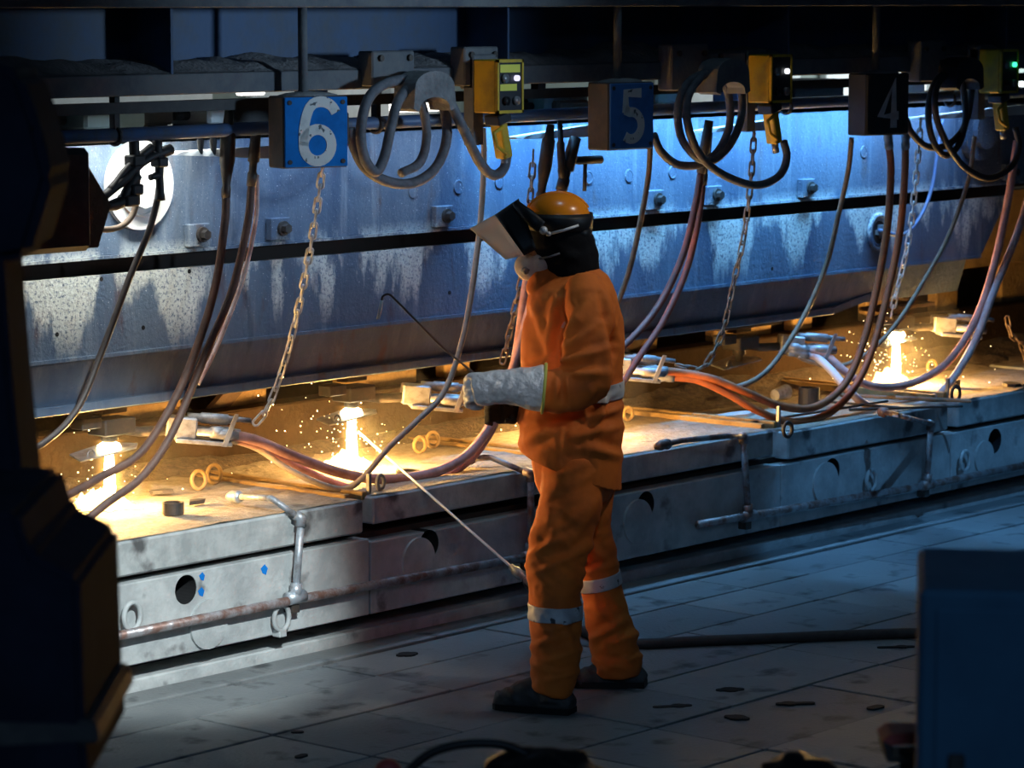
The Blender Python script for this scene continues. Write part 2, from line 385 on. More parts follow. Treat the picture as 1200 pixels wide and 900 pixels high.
# gutter strip along the foot of the table
b = nb(); box(b, 4.5, 20, 8.315, 8.47, -.02, .006, bevel=.004)
obj('gutter_strip', b, 'floor_plate0', floor)
b = nb(); box(b, 4.5, 20, 8.29, 8.50, -.019, -.012); obj('gutter_joint', b, 'floor_joint', floor)

wb = tag(obj('wall_back', (lambda b: (box(b, 2, 32, 13.0, 13.3, -.02, 7), b)[1])(nb()), 'bay_wall'), 'pale green grey wall of the bay behind the machine', kind='structure')
for i in range(9):      # pale cladding panels on the rear wall
    b = nb(); x0 = 9 + i * 1.9; box(b, x0, x0 + 1.6, 12.94, 13.0, 1.3, 3.6, bevel=.01); obj('cladding_panel', b, 'bay_white' if i % 3 else 'bay_wall', wb)

# ================================================================== CUTTING TABLE
TBY = 8.45
ped = tag(obj('table_plinth', (lambda b: (box(b, 5.5, 18, 8.485, 10.12, -.02, .048, bevel=.006), b)[1])(nb()), 'slab_body'), 'low pale steel plinth running under the cutting table', 'plinth')
tb = thing('cutting_table', 'long grey steel cutting table bed with round ports in its front', 'table', (9.5, 8.45, .048))
T0 = Vector((9.5, 8.45, .048))
def tobj(name, b, mt, par=tb, smooth=False):
    for v in b.verts: v.co -= T0
    return obj(name, b, mt, par, smooth)
b = nb(); box(b, 5.6, 18, 8.66, 10.1, .048, .115); tobj('support_frame', b, 'dark_recess')
HOLES = [(218, 691, .056), (503, 638, .060), (757, 592, .062), (975, 553, .066), (1166, 517, .064)]
SEG = [(5.6, 8.985, .418), (8.995, 11.755, .402), (11.765, 13.19, .398), (13.20, 18.0, .398)]
for k_, (xa, xb, zb) in enumerate(SEG):
    body_b = nb(); box(body_b, xa, xb, 8.45, 10.12, .112, zb, bevel=.004); bed = tobj('bed_segment', body_b, 'slab_body')
    hs = [h for h in HOLES if xa < PY(h[0], h[1], TBY).x < xb]
    if not hs: continue
    cb = nb()
    for x, y, r in hs:
        p = PY(x, y, TBY); cyl(cb, p - YA * .1, p + YA * .5, r, 28)
    cut = tobj('cutter', fixn(cb), None)
    def _m(o):
        q = o.modifiers.new('b', 'BOOLEAN'); q.object = cut; q.operation = 'DIFFERENCE'; q.solver = 'EXACT'
    baked(bed, _m); bpy.data.objects.remove(cut)
b = nb(); box(b, 5.65, 17.9, 8.53, 10.1, .395, .4235); tobj('gap_filler', b, 'dark_recess')  # dark filler: shade of the slab gap put into its colour
for x, y, r in HOLES:   # added black sleeve that paints the shade inside each port
    p = PY(x, y, TBY); b = nb(); rings(b, [[p + YA * d_ + XA * (q_ * math.cos(2 * math.pi * k / 28)) + ZA * (q_ * math.sin(2 * math.pi * k / 28)) for k in range(28)] for d_, q_ in ((.003, r * .985), (.16, r * .985), (.16, .002))], False); tobj('port_shade', b, 'slot_dark')
for x, y, r in [(489, 657, .095), (746, 611, .098), (966, 566, .10), (243, 731, .095), (1152, 536, .085)]:
    p = PY(x, y, TBY); b = nb(); cyl(b, p - YA * .012, p, r, 30); tobj('port_cover', fixn(b), 'slab_body')
def eye(par, p, ax1, ax2, r1, r2, r, mt='dark_metal', name='lifting_eye'):
    b = nb(); torus(b, p, ax1, ax2, r1, r2, r, 18, 7)
    return (tobj(name, b, mt, par, True) if par is tb else obj(name, b, mt, par, True))
for x, y in [(155, 722), (330, 724), (1021, 563), (1131, 540)]:
    p = PY(x, y, TBY - .03); eye(tb, p, XA, ZA, .040, .050, .010, 'slab_body')
    b = nb(); box(b, p.x - .02, p.x + .02, 8.41, 8.455, p.z - .075, p.z - .045, bevel=.004); tobj('eye_lug', b, 'slab_body')
# two blue paint marks on the bed front
for x, y, s in [(237, 676, .016), (236, 694, .018), (310, 668, .02)]:
    p = PY(x, y, TBY - .001); b = nb(); prism(b, [p + XA * (s * a) + ZA * (s * c) for a, c in ((-1, .4), (.1, 1.1), (.9, .2), (.4, -1.0), (-.5, -.6))], YA * .001)
    tobj('paint_mark', fixn(b), 'sign_blue')
# slabs resting on the bed, one strand each
SL = [(6.22, 7.56, .445, .575, 8.45), (7.63, 8.955, .445, .575, 8.45), (9.035, 10.33, .464, .575, 8.475), (10.40, 11.72, .448, .566, 8.465),
      (11.815, 13.165, .418, .548, 8.45), (13.24, 14.62, .424, .552, 8.44), (14.70, 16.1, .424, .552, 8.44)]
SLAB_LABEL = ['steel slab at the far left end hidden behind the dark machine', 'bright steel slab under the leftmost torch flame', 'steel slab under the second flame from the left',
              'dark-fronted steel slab directly behind the worker', 'blue lit steel slab under the looping orange hoses', 'steel slab under the rightmost torch flame', 'steel slab at the right edge of the table']
for (x0, x1, z0, z1, y0), lb in zip(SL, SLAB_LABEL):
    cx = (x0 + x1) / 2; t = thing('steel_slab', lb, 'slab', (cx, y0, z0), 'steel slabs on the cutting table')
    b = nb(); box(b, x0 - cx, x1 - cx, 0, 9.55 - y0, 0, z1 - z0, bevel=.008); obj('slab_block', b, 'slab_side', t)
    # scorched skin on the top face, slightly uneven
    b = nb(); bmesh.ops.create_grid(b, x_segments=26, y_segments=32, size=.5)
    for v in b.verts:
        v.co.x = v.co.x * (x1 - x0 - .03); v.co.y = (v.co.y + .5) * (9.54 - y0 - .03) + .015
        n_ = noise.noise(Vector((v.co.x * 4 + cx * 3, v.co.y * 4, 0))); n2 = noise.noise(Vector((v.co.x * 14 + cx * 3, v.co.y * 14, 3)))
        v.co.z = z1 - z0 + .003 + max(0, n_ * .010 + n2 * .006) + (max(0, v.co.y - .75) * .03)
    obj('scorched_skin', b, 'slab_top', t, True)
# angle bars along the joints between strands
JO = [8.99, 10.365, 11.765, 13.20]
JL = ['angle bars in the slab joint left of the second flame', 'angle bars in the slab joint behind the worker', 'angle bars in the slab joint right of the worker', 'angle bars in the slab joint by the rightmost flame']
for jx, lb in zip(JO, JL):
    t = thing('joint_bars', lb, 'bar', (jx, 8.5, .56), 'bars in the slab joints')
    for dx in (-.055, .045):
        b = nb(); box(b, dx - .014, dx + .014, .02, 1.0, .0, .032, bevel=.003); obj('bar', b, 'ochre_panel', t)
    b = nb(); box(b, .07, .085, .02, .035, .0, .10); obj('stop_pin', b, 'grey_metal', t)
def ring_stand(x, y, z, lb, r=.035, ang=-.40, mt='ochre_panel'):
    p = PZ(x, y, z); a = Vector((math.cos(ang), math.sin(ang), 0))
    b = nb(); r *= .74; torus(b, Vector((0, 0, r)), a, ZA, r * .8, r, .0085, 20, 8)
    tag(obj('lifting_ring', b, mt, None, True, p), lb, 'ring', 'lifting rings on the table')
ring_stand(233, 573, .585, 'left one of two rings standing beside the short pipe stub', .05)
ring_stand(251, 566, .585, 'right one of two rings standing near the short pipe stub', .05)
ring_stand(492, 530, .585, 'left one of two rings right of the second flame', .045)
ring_stand(507, 524, .585, 'right one of two rings right of the second flame', .045)
ring_stand(446, 573, .585, 'grey ring standing under the sagging pink hoses', .038, 0.1, 'grey_metal')
ring_stand(736, 492, .575, 'ring standing on the slab just right of the worker', .040)
ring_stand(923, 512, .56, 'ring standing at the slab joint under the orange loops', .045, -.2, 'dark_metal')
ring_stand(1120, 470, .56, 'dark ring standing at the slab edge near the rightmost flame', .05, -.2, 'dark_metal')
ring_stand(1092, 437, .56, 'small lit ring behind the pale hoses at the rightmost flame', .045)
def stub(x, y, z, r, h, lb, mt='dark_metal'):
    p = PZ(x, y, z); b = nb(); n = 24; prof = [(r, 0), (r, h), (r * .82, h), (r * .82, h * .3)]
    rings(b, [[Vector((q * math.cos(2 * math.pi * k / n), q * math.sin(2 * math.pi * k / n), zz)) for k in range(n)] for q, zz in prof])
    o = obj('pipe_stub', fixn(b), mt, None, False, p); tag(o, lb, 'pipe stub', 'pipe stubs on the slabs'); return o
stub(203, 602, .583, .042, .045, 'short pipe stub standing right of the leftmost flame')
stub(478, 556, .583, .05, .018, 'low pipe collar at the foot of the second flame')
stub(948, 474, .553, .052, .085, 'tall pipe stub by the orange hose loop')
stub(1115, 455, .553, .045, .045, 'pipe stub right of the rightmost flame')
# rusty grit swept against the rear of the bed
b = nb(); bmesh.ops.create_grid(b, x_segments=160, y_segments=16, size=.5)
for v in b.verts:
    u = v.co.y + .5; v.co.x = v.co.x * 11.5 + 11.2; v.co.y = 9.16 + u * .40
    v.co.z = .555 + .11 * u ** 1.5 * (.55 + .45 * noise.noise(Vector((v.co.x * 1.3, 0, 0)))) + .02 * noise.noise(Vector((v.co.x * 9, v.co.y * 9, 0)))
    if u < .05: v.co.z = .52
tag(obj('slag_grit', b, 'rust_grit', None, True), 'rusty slag grit banked along the rear of the table', 'grit', kind='stuff')
def shard(x, y, z, sc, lb, mt='slab_side', seed=0):
    rr = random.Random(seed); p = PZ(x, y, z); b = nb(); n = 7
    poly = [Vector((math.cos(6.283 * k / n) * sc * rr.uniform(.7, 1.3) * 1.6, math.sin(6.283 * k / n) * sc * rr.uniform(.6, 1.1), 0)) for k in range(n)]
    prism(b, poly, Vector((.004, .0, .014))); o = obj('scrap_plate', fixn(b), mt, None, False, p)
    o.rotation_euler = (rr.uniform(-.05, .05), rr.uniform(-.05, .05), rr.uniform(0, 3)); tag(o, lb, 'scrap'); return o
shard(860, 488, .575, .075, 'pale flat scrap plate left of the orange hose loop', 'slab_side', 2)
shard(188, 578, .59, .03, 'dark curled scrap above the pipe stub', 'dark_metal', 4)
shard(230, 590, .59, .028, 'dark scrap right of the pipe stub', 'dark_metal', 5)
shard(1185, 452, .56, .05, 'dark scrap lying at the right edge of the slabs', 'dark_metal', 6)
# loose rods and tubes lying on the slab under the pale hoses
for i, (p0, p1, r, mt, lb) in enumerate([((985, 463), (1138, 470), .010, 'cable_tan', 'open steel tube lying on the slab below the pale hoses'),
        ((995, 480), (1128, 476), .006, 'dark_metal', 'thin rod lying in front of the open tube'), ((960, 470), (1060, 478), .006, 'dark_metal', 'thin dark rod under the pale hose loop'),
        ((880, 495), (1040, 470), .006, 'dark_metal', 'thin rod lying across the slab behind the orange loop')]):
    a, c = PZ(*p0, .585), PZ(*p1, .585); o0 = a.copy(); b = nb(); cyl(b, a - o0, c - o0, r, 10)
    tag(obj('steel_rod', b, mt, None, False, o0), lb, 'rod')
# aluminium cup lying beside the tall stub
p = PZ(915, 462, .60); b = nb(); cyl(b, Vector((-.05, 0, 0)), Vector((.05, 0, .01)), .028, 16, .036)
tag(obj('metal_cup', b, 'chain_steel', None, False, p), 'shiny metal cup lying left of the tall pipe stub', 'cup')

# ------------------------------------------------------------------ water pipes with nozzles on the front
PYY = 8.408
def zpt(x, y, Z): return PZ(x, y, Z)
def water_pipe(name, lb, run, risers):
    o0 = PY(*run[0], PYY); t = thing(name, lb, 'pipe', o0, 'water pipes on the table front')
    L = lambda p: p - o0
    b = nb(); tube(b, [L(PY(x, y, PYY)) for x, y in run], .0185, 12); obj('pipe_run', b, 'pipe_worn', t, True)
    for (tx, ty), (ex, ey), arm, br, mt in risers:
        p = PY(tx, ty, PYY); q = PY(ex, ey, PYY); q.x = p.x + (q.x - p.x)
        b = nb(); cyl(b, L(p), L(q), .0155, 12); rs = obj('riser', b, mt, t, True)
        b = nb(); ax = XA; cyl(b, L(p - ax * .045), L(p + ax * .045), .026, 14); cyl(b, L(p), L(p + (q - p).normalized() * .055), .024, 14); obj('tee_fitting', b, mt, t, True)
        b = nb(); tube(b, [L(q - (q - p).normalized() * .03), L(q + ZA * .004), L(q + (arm[0] - q).normalized() * .03)], .022, 12); obj('elbow', b, mt, t, True)
        b = nb(); tube(b, [L(q)] + [L(a) for a in arm], .0125, 10); obj('nozzle_arm', b, mt, t, True)
        e = arm[-1]; d = (arm[-1] - arm[-2]).normalized(); b = nb()
        tube(b, [L(e - d * .03), L(e - d * .015), L(e), L(e + d * .02), L(e + d * .05)], [.02, .026, .02, .024, .012], 12); obj('nozzle', b, mt, t, True)
        b = nb(); box(b, p.x - .02, p.x + .02, 8.405, 8.452, p.z - .06, p.z - .015); [setattr(v, 'co', L(v.co)) for v in b.verts]; obj('pipe_bracket', b, 'dark_metal', t)
    return t
water_pipe('water_pipe', 'worn red-brown water pipe along the brightly lit left table front', [(100, 753), (345, 703), (500, 674), (618, 653)],
           [((346, 700), (353, 608), [zpt(318, 584, .64), zpt(276, 582, .62)], 0, 'pipe_galv'), ((622, 652), (622, 556), [zpt(575, 536, .63), zpt(548, 538, .615)], 0, 'pipe_worn')])
water_pipe('water_pipe', 'dark water pipe along the blue lit right table front', [(818, 615), (886, 603), (1085, 569), (1230, 539)],
           [((877, 605), (871, 512), [zpt(852, 511, .63), zpt(800, 516, .62), zpt(778, 521, .61)], 0, 'pipe_worn'), ((1086, 568), (1091, 497), [zpt(1055, 487, .61), zpt(1035, 483, .60)], 0, 'pipe_worn')])

# ------------------------------------------------------------------ rear frame behind the torches, glowing in flame light
rf = thing('rear_frame', 'ochre steel frame behind the torches under the beam', 'frame', (11, 10.35, -.02))
def robj(name, b, mt):
    for v in b.verts: v.co -= Vector((11, 10.35, -.02))
    return obj(name, b, mt, rf)
b = nb(); box(b, 5.7, 18, 9.56, 9.66, .42, .80, bevel=.008); robj('lower_wall', b, 'dark_brown')
b = nb(); box(b, 5.7, 18, 9.665, 9.80, .42, .78); robj('wall_stiffening', b, 'dark_brown')
for i, x in enumerate(np.arange(6.0, 18, .69)):       # ochre uprights with dark openings between some of them
    wd = (.40, .22, .50, .18)[i % 4]
    b = nb(); box(b, x, x + wd, 9.70, 9.76, .79, 1.32, bevel=.005); robj('upright_panel', b, 'ochre_panel')
b = nb(); box(b, 5.7, 18, 9.66, 9.78, 1.02, 1.45, bevel=.008); robj('upper_rail', b, 'ochre_panel')
b = nb(); box(b, 5.7, 18, 10.14, 10.2, -.02, 1.5, bevel=.008); robj('back_sheet', b, 'brown_frame')
for i, x in enumerate([9.3, 12.1, 14.4]):
    b = nb(); prism(b, [Vector((x, 9.67, .8)), Vector((x + .35, 9.67, 1.05)), Vector((x + .45, 9.67, 1.05)), Vector((x + .12, 9.67, .8))], YA * .03); robj('brace', fixn(b), 'brown_frame')
_p = PY(1085, 300, 10.28); b = nb(); box(b, _p.x, _p.x + 1.6, 10.24, 10.34, -.02, 2.0, bevel=.01); robj('end_plate', b, 'ochre_panel')

# ================================================================== MACHINE BEAM (hangs on the carriage at both ends)
BY = 8.90
mb = thing('machine_beam', 'long blue steel machine beam with lime-scaled plates and dark groove', 'beam', (10, BY, .0))
def bobj(name, b, mt, par=mb, smooth=False):
    o = obj(name, b, mt, par, smooth); return o
def bl(p): return Vector(p) - Vector((10, BY, 0))
def shift(b):
    for v in b.verts: v.co = bl(v.co)
    return b
def plate_obj(name, b, par=mb, smooth=False):
    """beam plates keep world-height texture coordinates because the beam empty stands at height 0"""
    return bobj(name, shift(b), 'plate', par, smooth)
XL, XR = 5.5, 14.55
b = nb(); box(b, XL, XR + .2, BY, BY + .035, 1.572, 2.02, bevel=.004); up = plate_obj('upper_plate', b)
b = nb(); box(b, XL, XR + .2, BY - .012, BY + .03, 1.562, 1.574); plate_obj('edge_strip', b)
b = nb(); box(b, XL, XR, BY + .07, BY + .10, 1.47, 1.60); bobj('groove', shift(b), 'dark_recess')
b = nb(); prism(b, [Vector((XL, BY, 1.502)), Vector((XL, BY, 1.195)), Vector((14.15, BY, 1.195)), Vector((14.42, BY, 1.502))], YA * .035); plate_obj('lower_plate', fixn(b))
b = nb(); box(b, XL, 14.15, BY - .006, BY + .02, 1.188, 1.202); plate_obj('weld_seam', b)
b = nb(); extrude_x(b, [(BY + .002, 1.195), (BY + .055, 1.02), (BY + .09, 1.02), (BY + .037, 1.195)], XL, 14.02); plate_obj('skirt_plate', fixn(b))
b = nb(); box(b, XL, 12.87, BY + .03, BY + .36, .984, 1.022, bevel=.004); plate_obj('bottom_flange', b)
b = nb(); prism(b, [Vector((12.875, BY + .035, .986)), Vector((12.875, BY + .035, 1.02)), Vector((13.2, BY + .035, 1.07)), Vector((13.2, BY + .035, 1.035))], YA * .3); plate_obj('bevelled_end', fixn(b))
b = nb(); box(b, XL, 13.9, BY + .33, BY + .36, 1.0, 2.0); bobj('rear_plate', shift(b), 'brown_frame')
b = nb(); box(b, XL, XR, BY, BY + .36, 1.99, 2.02); plate_obj('top_plate', b)
for x, y in [(228, 278), (323, 271), (515, 257), (763, 236), (832, 229), (942, 219), (1180, 195)]:
    p = PY(x, y, BY); b = nb(); box(b, p.x - .055, p.x + .055, BY - .03, BY, 1.582, 1.67, bevel=.003); c = plate_obj('clamp_block', b)
    b = nb(); q = Vector((p.x + .01, BY - .03, 1.628)); cyl(b, q, q - YA * .012, .03, 16); tube(b, [q - YA * .012, q - YA * .035], .02, 6); bobj('bolt', shift(b), 'dark_metal', c)
for x, y in [(484, 224), (537, 219), (585, 213), (690, 208), (737, 206), (788, 202), (1012, 178)]:
    p = PY(x, y, BY); b = nb(); torus(b, p, XA, ZA, .026, .026, .005, 20, 6); cyl(b, p + YA * .002, p - YA * .003, .022, 18); plate_obj('plug', fixn(b))
for x, y in [(67, 392), (168, 384), (222, 318), (119, 327), (527, 343), (640, 325), (905, 315), (265, 372)]:
    p = PY(x, y, BY - .001); b = nb(); cyl(b, p, p + YA * .003, .009, 10); bobj('bolt_hole', shift(b), 'slot_dark')
# white flange on the left, lit by its own lamp
p = PY(165, 217, BY - .02); fl = None
b = nb(); cyl(b, p, p + YA * .03, .17, 40); fl = bobj('white_flange', fixn(shift(b)), 'white_flange'); tag(fl, 'big white round flange')
b = nb(); torus(b, p - YA * .004, XA, ZA, .115, .115, .006, 32, 6); cyl(b, p - YA * .03, p, .085, 28); bobj('hub', fixn(shift(b)), 'white_flange', fl)
# round port with fittings on the lower plate
p = PY(1030, 272, BY - .01); b = nb(); torus(b, p, XA, ZA, .085, .085, .012, 30, 8); torus(b, p, XA, ZA, .064, .064, .006, 26, 6); prt = plate_obj('cable_port', b)
b = nb(); cyl(b, p, p + YA * .011, .06, 24); bobj('port_face', shift(b), 'dark_recess', prt)
b = nb()
for dz, dx in ((.025, .0), (-.02, .015), (.0, -.02)): box(b, p.x + dx - .014, p.x + dx + .014, BY - .045, BY, p.z + dz - .012, p.z + dz + .012)
bobj('port_fitting', shift(b), 'grey_metal', prt)
# dark round end bearing at the right
p = PY(1152, 152, BY - .05); b = nb(); cyl(b, p, p + YA * .06, .16, 36); cyl(b, p - YA * .03, p, .10, 28); plate_obj('end_bearing', fixn(b))
for x in (6.5, 9.2, 12.0, 14.3):      # brackets that hang the beam from the gantry
    b = nb(); box(b, x - .06, x + .06, BY + .02, BY + .10, 2.0, 2.49, bevel=.005); bobj('suspension_bracket', shift(b), 'gantry_paint')

# ================================================================== GANTRY above
gt = thing('gantry', 'dusty blue gantry girder spanning the top of the view', 'gantry', (10, 8.6, 2.18))
G0 = Vector((10, 8.6, 2.18))
def gobj(name, b, mt, par=gt, smooth=False):
    for v in b.verts: v.co -= G0
    return obj(name, b, mt, par, smooth)
b = nb(); box(b, 4, 18.8, 8.38, 9.0, 2.502, 2.56, bevel=.004); gobj('top_flange', b, 'gantry_edge')
b = nb(); box(b, 4, 18.8, 8.73, 8.76, 2.25, 2.503); gobj('web', b, 'gantry_paint')
b = nb(); box(b, 4, 18.8, 8.50, 8.76, 2.185, 2.262, bevel=.004); gobj('bottom_flange', b, 'gantry_edge')
for px_ in (203, 597, 925, 1180):
    p = PY(px_, 60, 8.5); b = nb(); box(b, p.x - .012, p.x, 8.50, 8.73, 2.262, 2.503); gobj('stiffener', b, 'gantry_paint')
b = nb(); bmesh.ops.create_grid(b, x_segments=300, y_segments=8, size=.5)
for v in b.verts:
    u = v.co.y + .5; v.co.x = v.co.x * 10 + 10.5; v.co.y = 8.502 + u * .228
    h = .035 + .05 * max(0, noise.noise(Vector((v.co.x * 1.7, 1, 0)))) + .02 * noise.noise(Vector((v.co.x * 9, v.co.y * 9, 0)))
    v.co.z = 2.262 + .002 + max(0, h) * math.sin(min(1, u * 1.3) * math.pi / 2) ** .8 * (1.2 if u > .2 else .8)
tag(gobj('dust_bank', b, 'gantry_dust', gt, True), 'grey dust lying on the ledge', kind='stuff')
b = nb(); box(b, 4, 18.8, 8.56, 8.62, 2.12, 2.16); gobj('cable_rail', b, 'black_steel')
for x in np.arange(4.6, 18, 1.39):
    b = nb(); box(b, x, x + .05, 8.57, 8.61, 2.155, 2.19); gobj('rail_hanger', b, 'black_steel')
for x0, y0, x1, y1 in [(432, 60, 482, 100), (540, 55, 580, 100), (783, 52, 826, 105), (830, 62, 880, 80), (1075, 48, 1105, 95)]:
    p, q = PY(x0, y0, 8.46), PY(x1, y1, 8.46); b = nb(); box(b, p.x, q.x, 8.44, 8.52, q.z, p.z, bevel=.006); k = gobj('mounting_plate', b, 'gantry_edge')
    for fx in (.18, .86):
        b = nb(); c = Vector((p.x + (q.x - p.x) * fx, 8.44, p.z - (p.z - q.z) * .2)); cyl(b, c, c - YA * .012, .013, 8); gobj('bolt', b, 'dark_metal', k)
# gantry end legs out of view
for x, lb in ((4.3, 'dark steel pillar under the left end of the gantry'), (18.4, 'dark steel pillar under the right end of the gantry')):
    t = thing('support_pillar', lb, 'pillar', (x, 8.6, -.02)); b = nb(); box(b, -.14, .14, -.1, .14, 0, 2.205, bevel=.01); obj('pillar_post', b, 'gantry_paint', t)
    b = nb(); box(b, -.25, .25, -.16, .22, 0, .03); obj('foot_plate', b, 'black_steel', t)

# service pipe slung under the gantry
o0 = PY(86, 162, 8.60); t = thing('service_pipe', 'blue service pipe slung under the gantry', 'pipe', o0)
b = nb(); cyl(b, Vector((-1.5, 0, 0)), Vector((9.5, 0, .03)), .026, 16); obj('pipe_run', b, 'pipe_blue', t, True)
for x in np.arange(.2, 9, 1.39):
    b = nb(); box(b, x - .012, x + .012, -.015, .015, .02, .16); torus(b, Vector((x, 0, .0)), YA, ZA, .03, .03, .008, 16, 6); obj('pipe_hanger', b, 'black_steel', t)
# flat cable tray of pale foil behind the pipe
o0 = PY(250, 186, 8.66); t = thing('cable_tray', 'pale foil-wrapped tray edge hanging under the service pipe', 'tray', o0)
for k, (xa, xb, yb) in enumerate([((190, 180), (320, 178), 0), ((600, 162), (690, 153), 0), ((820, 154), (905, 146), 0), ((1060, 140), (1200, 128), 0)]):
    p, q = PY(*xa, 8.66), PY(*xb, 8.66); b = nb(); n = 14; rows = []
    for i in range(n + 1):
        c = p.lerp(q, i / n) - o0; wv = .012 + .01 * noise.noise(Vector((i * .7, k, 0))) * (1 if i else 1); hh = .004 + .022 * (i / n)
        rows.append([c + Vector((0, -.03, -hh)), c + Vector((0, -.03 + wv, hh)), c + Vector((0, .05, hh * .8)), c + Vector((0, .05, -hh))])
    rings(b, rows); obj('foil_wrap', fixn(b), 'bay_white', t)

# ------------------------------------------------------------------ number boxes 6, 5, 4 on conduits
def stroke(b, pts, wd, th, M):
    """flat brush stroke with round ends in the local XZ plane"""
    pts = [Vector((x, 0, z)) for x, z in pts]; n = len(pts); L_, R_ = [], []
    for i, p in enumerate(pts):
        t = (pts[min(i + 1, n - 1)] - pts[max(i - 1, 0)]).normalized(); s = Vector((-t.z, 0, t.x))
        L_.append(p + s * wd); R_.append(p - s * wd)
    for side in (0, 1):
        pass
    for i in range(n - 1):
        vs = [L_[i], L_[i + 1], R_[i + 1], R_[i]]
        a = [b.verts.new(M @ (v + Vector((0, -th, 0)))) for v in vs]; c = [b.verts.new(M @ v) for v in vs]
        b.faces.new(a); b.faces.new(list(reversed(c)))
        for k in range(4): b.faces.new((a[k], c[k], c[(k + 1) % 4], a[(k + 1) % 4]))
    bmesh.ops.remove_doubles(b, verts=b.verts, dist=.0002)
def arc(cx, cz, rx, rz, a0, a1, n=16): return [(cx + rx * math.cos(R(a0 + (a1 - a0) * k / n)), cz + rz * math.sin(R(a0 + (a1 - a0) * k / n))) for k in range(n + 1)]
GLY = {'6': [arc(.010, .040, .048, .052, 20, 120, 10) + arc(.018, -.020, .060, .130, 134, 180, 8) + arc(.0, -.040, .042, .048, 180, 540, 26)],
       '5': [[(.036, .078), (-.030, .078), (-.030, .012)], [(-.034, .022)] + arc(-.006, -.032, .042, .046, 100, -130, 20)],
       '4': [[(.022, -.088), (.022, .086), (-.038, -.042), (.044, -.042)]]}
def sign(px_, py_top, py_bot, Y, rz, digit, face_mt, dig_mt, side_mt, lb, conduit):
    c = PY(px_, (py_top + py_bot) / 2, Y); h = PY(px_, py_top, Y).z - PY(px_, py_bot, Y).z
    t = thing('number_box', lb, 'sign', c, 'number boxes under the gantry'); t.rotation_euler.z = R(rz)
    wd = .138; dp = .062
    b = nb(); box(b, -wd, wd, -dp, dp, -h / 2, h / 2, bevel=.006); obj('housing', b, side_mt, t)
    b = nb(); box(b, -wd + .004, wd - .004, -dp - .006, -dp, -h / 2 + .004, h / 2 - .004, bevel=.003); fp = obj('face_plate', b, face_mt, t)
    b = nb()
    for st in GLY[digit]: stroke(b, [(x * 1.42 + .004, z * 1.24) for x, z in st], .0205, .003, Matrix.Translation((0, -dp - .0055, 0)))
    tag(obj('digit', fixn(b), dig_mt, fp), 'numeral ' + digit)
    for sx in (-1, 1):
        for sz in (-1, 1): b = nb(); cyl(b, Vector((sx * (wd - .025), -dp - .006, sz * (h / 2 - .024))), Vector((sx * (wd - .025), -dp - .010, sz * (h / 2 - .024))), .009, 8); obj('screw', b, side_mt, fp)
    b = nb(); dome(b, (0, 0, h / 2 - .004), wd * .95, dp * .95, .02, 20, 4); obj('dust_cap', b, 'gantry_dust', t, True)
    b = nb(); cyl(b, Vector((-.02, 0, h / 2)), Vector((-.02, 0, conduit)), .018, 12); obj('conduit', b, 'gantry_edge', t, True)
    b = nb(); box(b, wd, wd + .03, -.02, .02, -.06, .07, bevel=.006); obj('cable_gland', b, side_mt, t)
    return t
sign(361, 112, 196, 8.40, -18, '6', 'sign_blue', 'sign_digit', 'sign_side', 'bright blue box bearing a white 6', .50)
sign(727, 96, 175, 8.40, -5, '5', 'sign_blue_dim', 'sign_digit', 'sign_side', 'dusty blue box bearing a white 5', .50)
sign(1029, 86, 158, 8.40, -12, '4', 'sign_shaded', 'sign_digit_shaded', 'sign_shaded', 'unlit box shaded to black, bearing a greyed 4', .50)

# ------------------------------------------------------------------ pendants with coiled cable on saddles
def hose(name, lb, pts, r, mt, cat='hose', group=None, n=8, seg=10, ends=None):
    W = [PY(x, y, Y) for x, y, Y in pts]; S = spline(W, n); o0 = S[0].copy()
    b = nb(); tube(b, [p - o0 for p in S], r, seg)
    if ends is None: return tag(obj(name, b, mt, None, True, o0), lb, cat, group)
    t = thing(name, lb, cat, o0, group); obj('hose_body', b, mt, t, True)
    for which, kind in ends:
        p, q = (S[0], S[1]) if which == 0 else (S[-1], S[-2]); d = (p - q).normalized(); p = p - o0; b = nb()
        if kind == 'arrestor':      # thick flashback arrestor with cone
            tube(b, [p - d * .03, p + d * .0, p + d * .015, p + d * .05, p + d * .11, p + d * .23, p + d * .25, p + d * .30], [r * 1.1, r * 1.15, r * .9, .02, .029, .029, .02, .016], 14)
            obj('arrestor', b, 'dark_metal', t, True)
        elif kind == 'valve':
            tube(b, [p - d * .02, p + d * .03, p + d * .035, p + d * .07, p + d * .075, p + d * .22], [r * 1.25, r * 1.25, r * 1.0, r * 1.0, r * 1.5, r * 1.2], 12); obj('coupling', b, 'dark_metal', t, True)
        else:
            tube(b, [p - d * .04, p - d * .01, p, p + d * .02, p + d * .06], [r * 1.2, r * 1.25, r * 1.05, r * 1.3, r * .9], 12); obj('coupling', b, 'grey_metal', t, True)
    return t
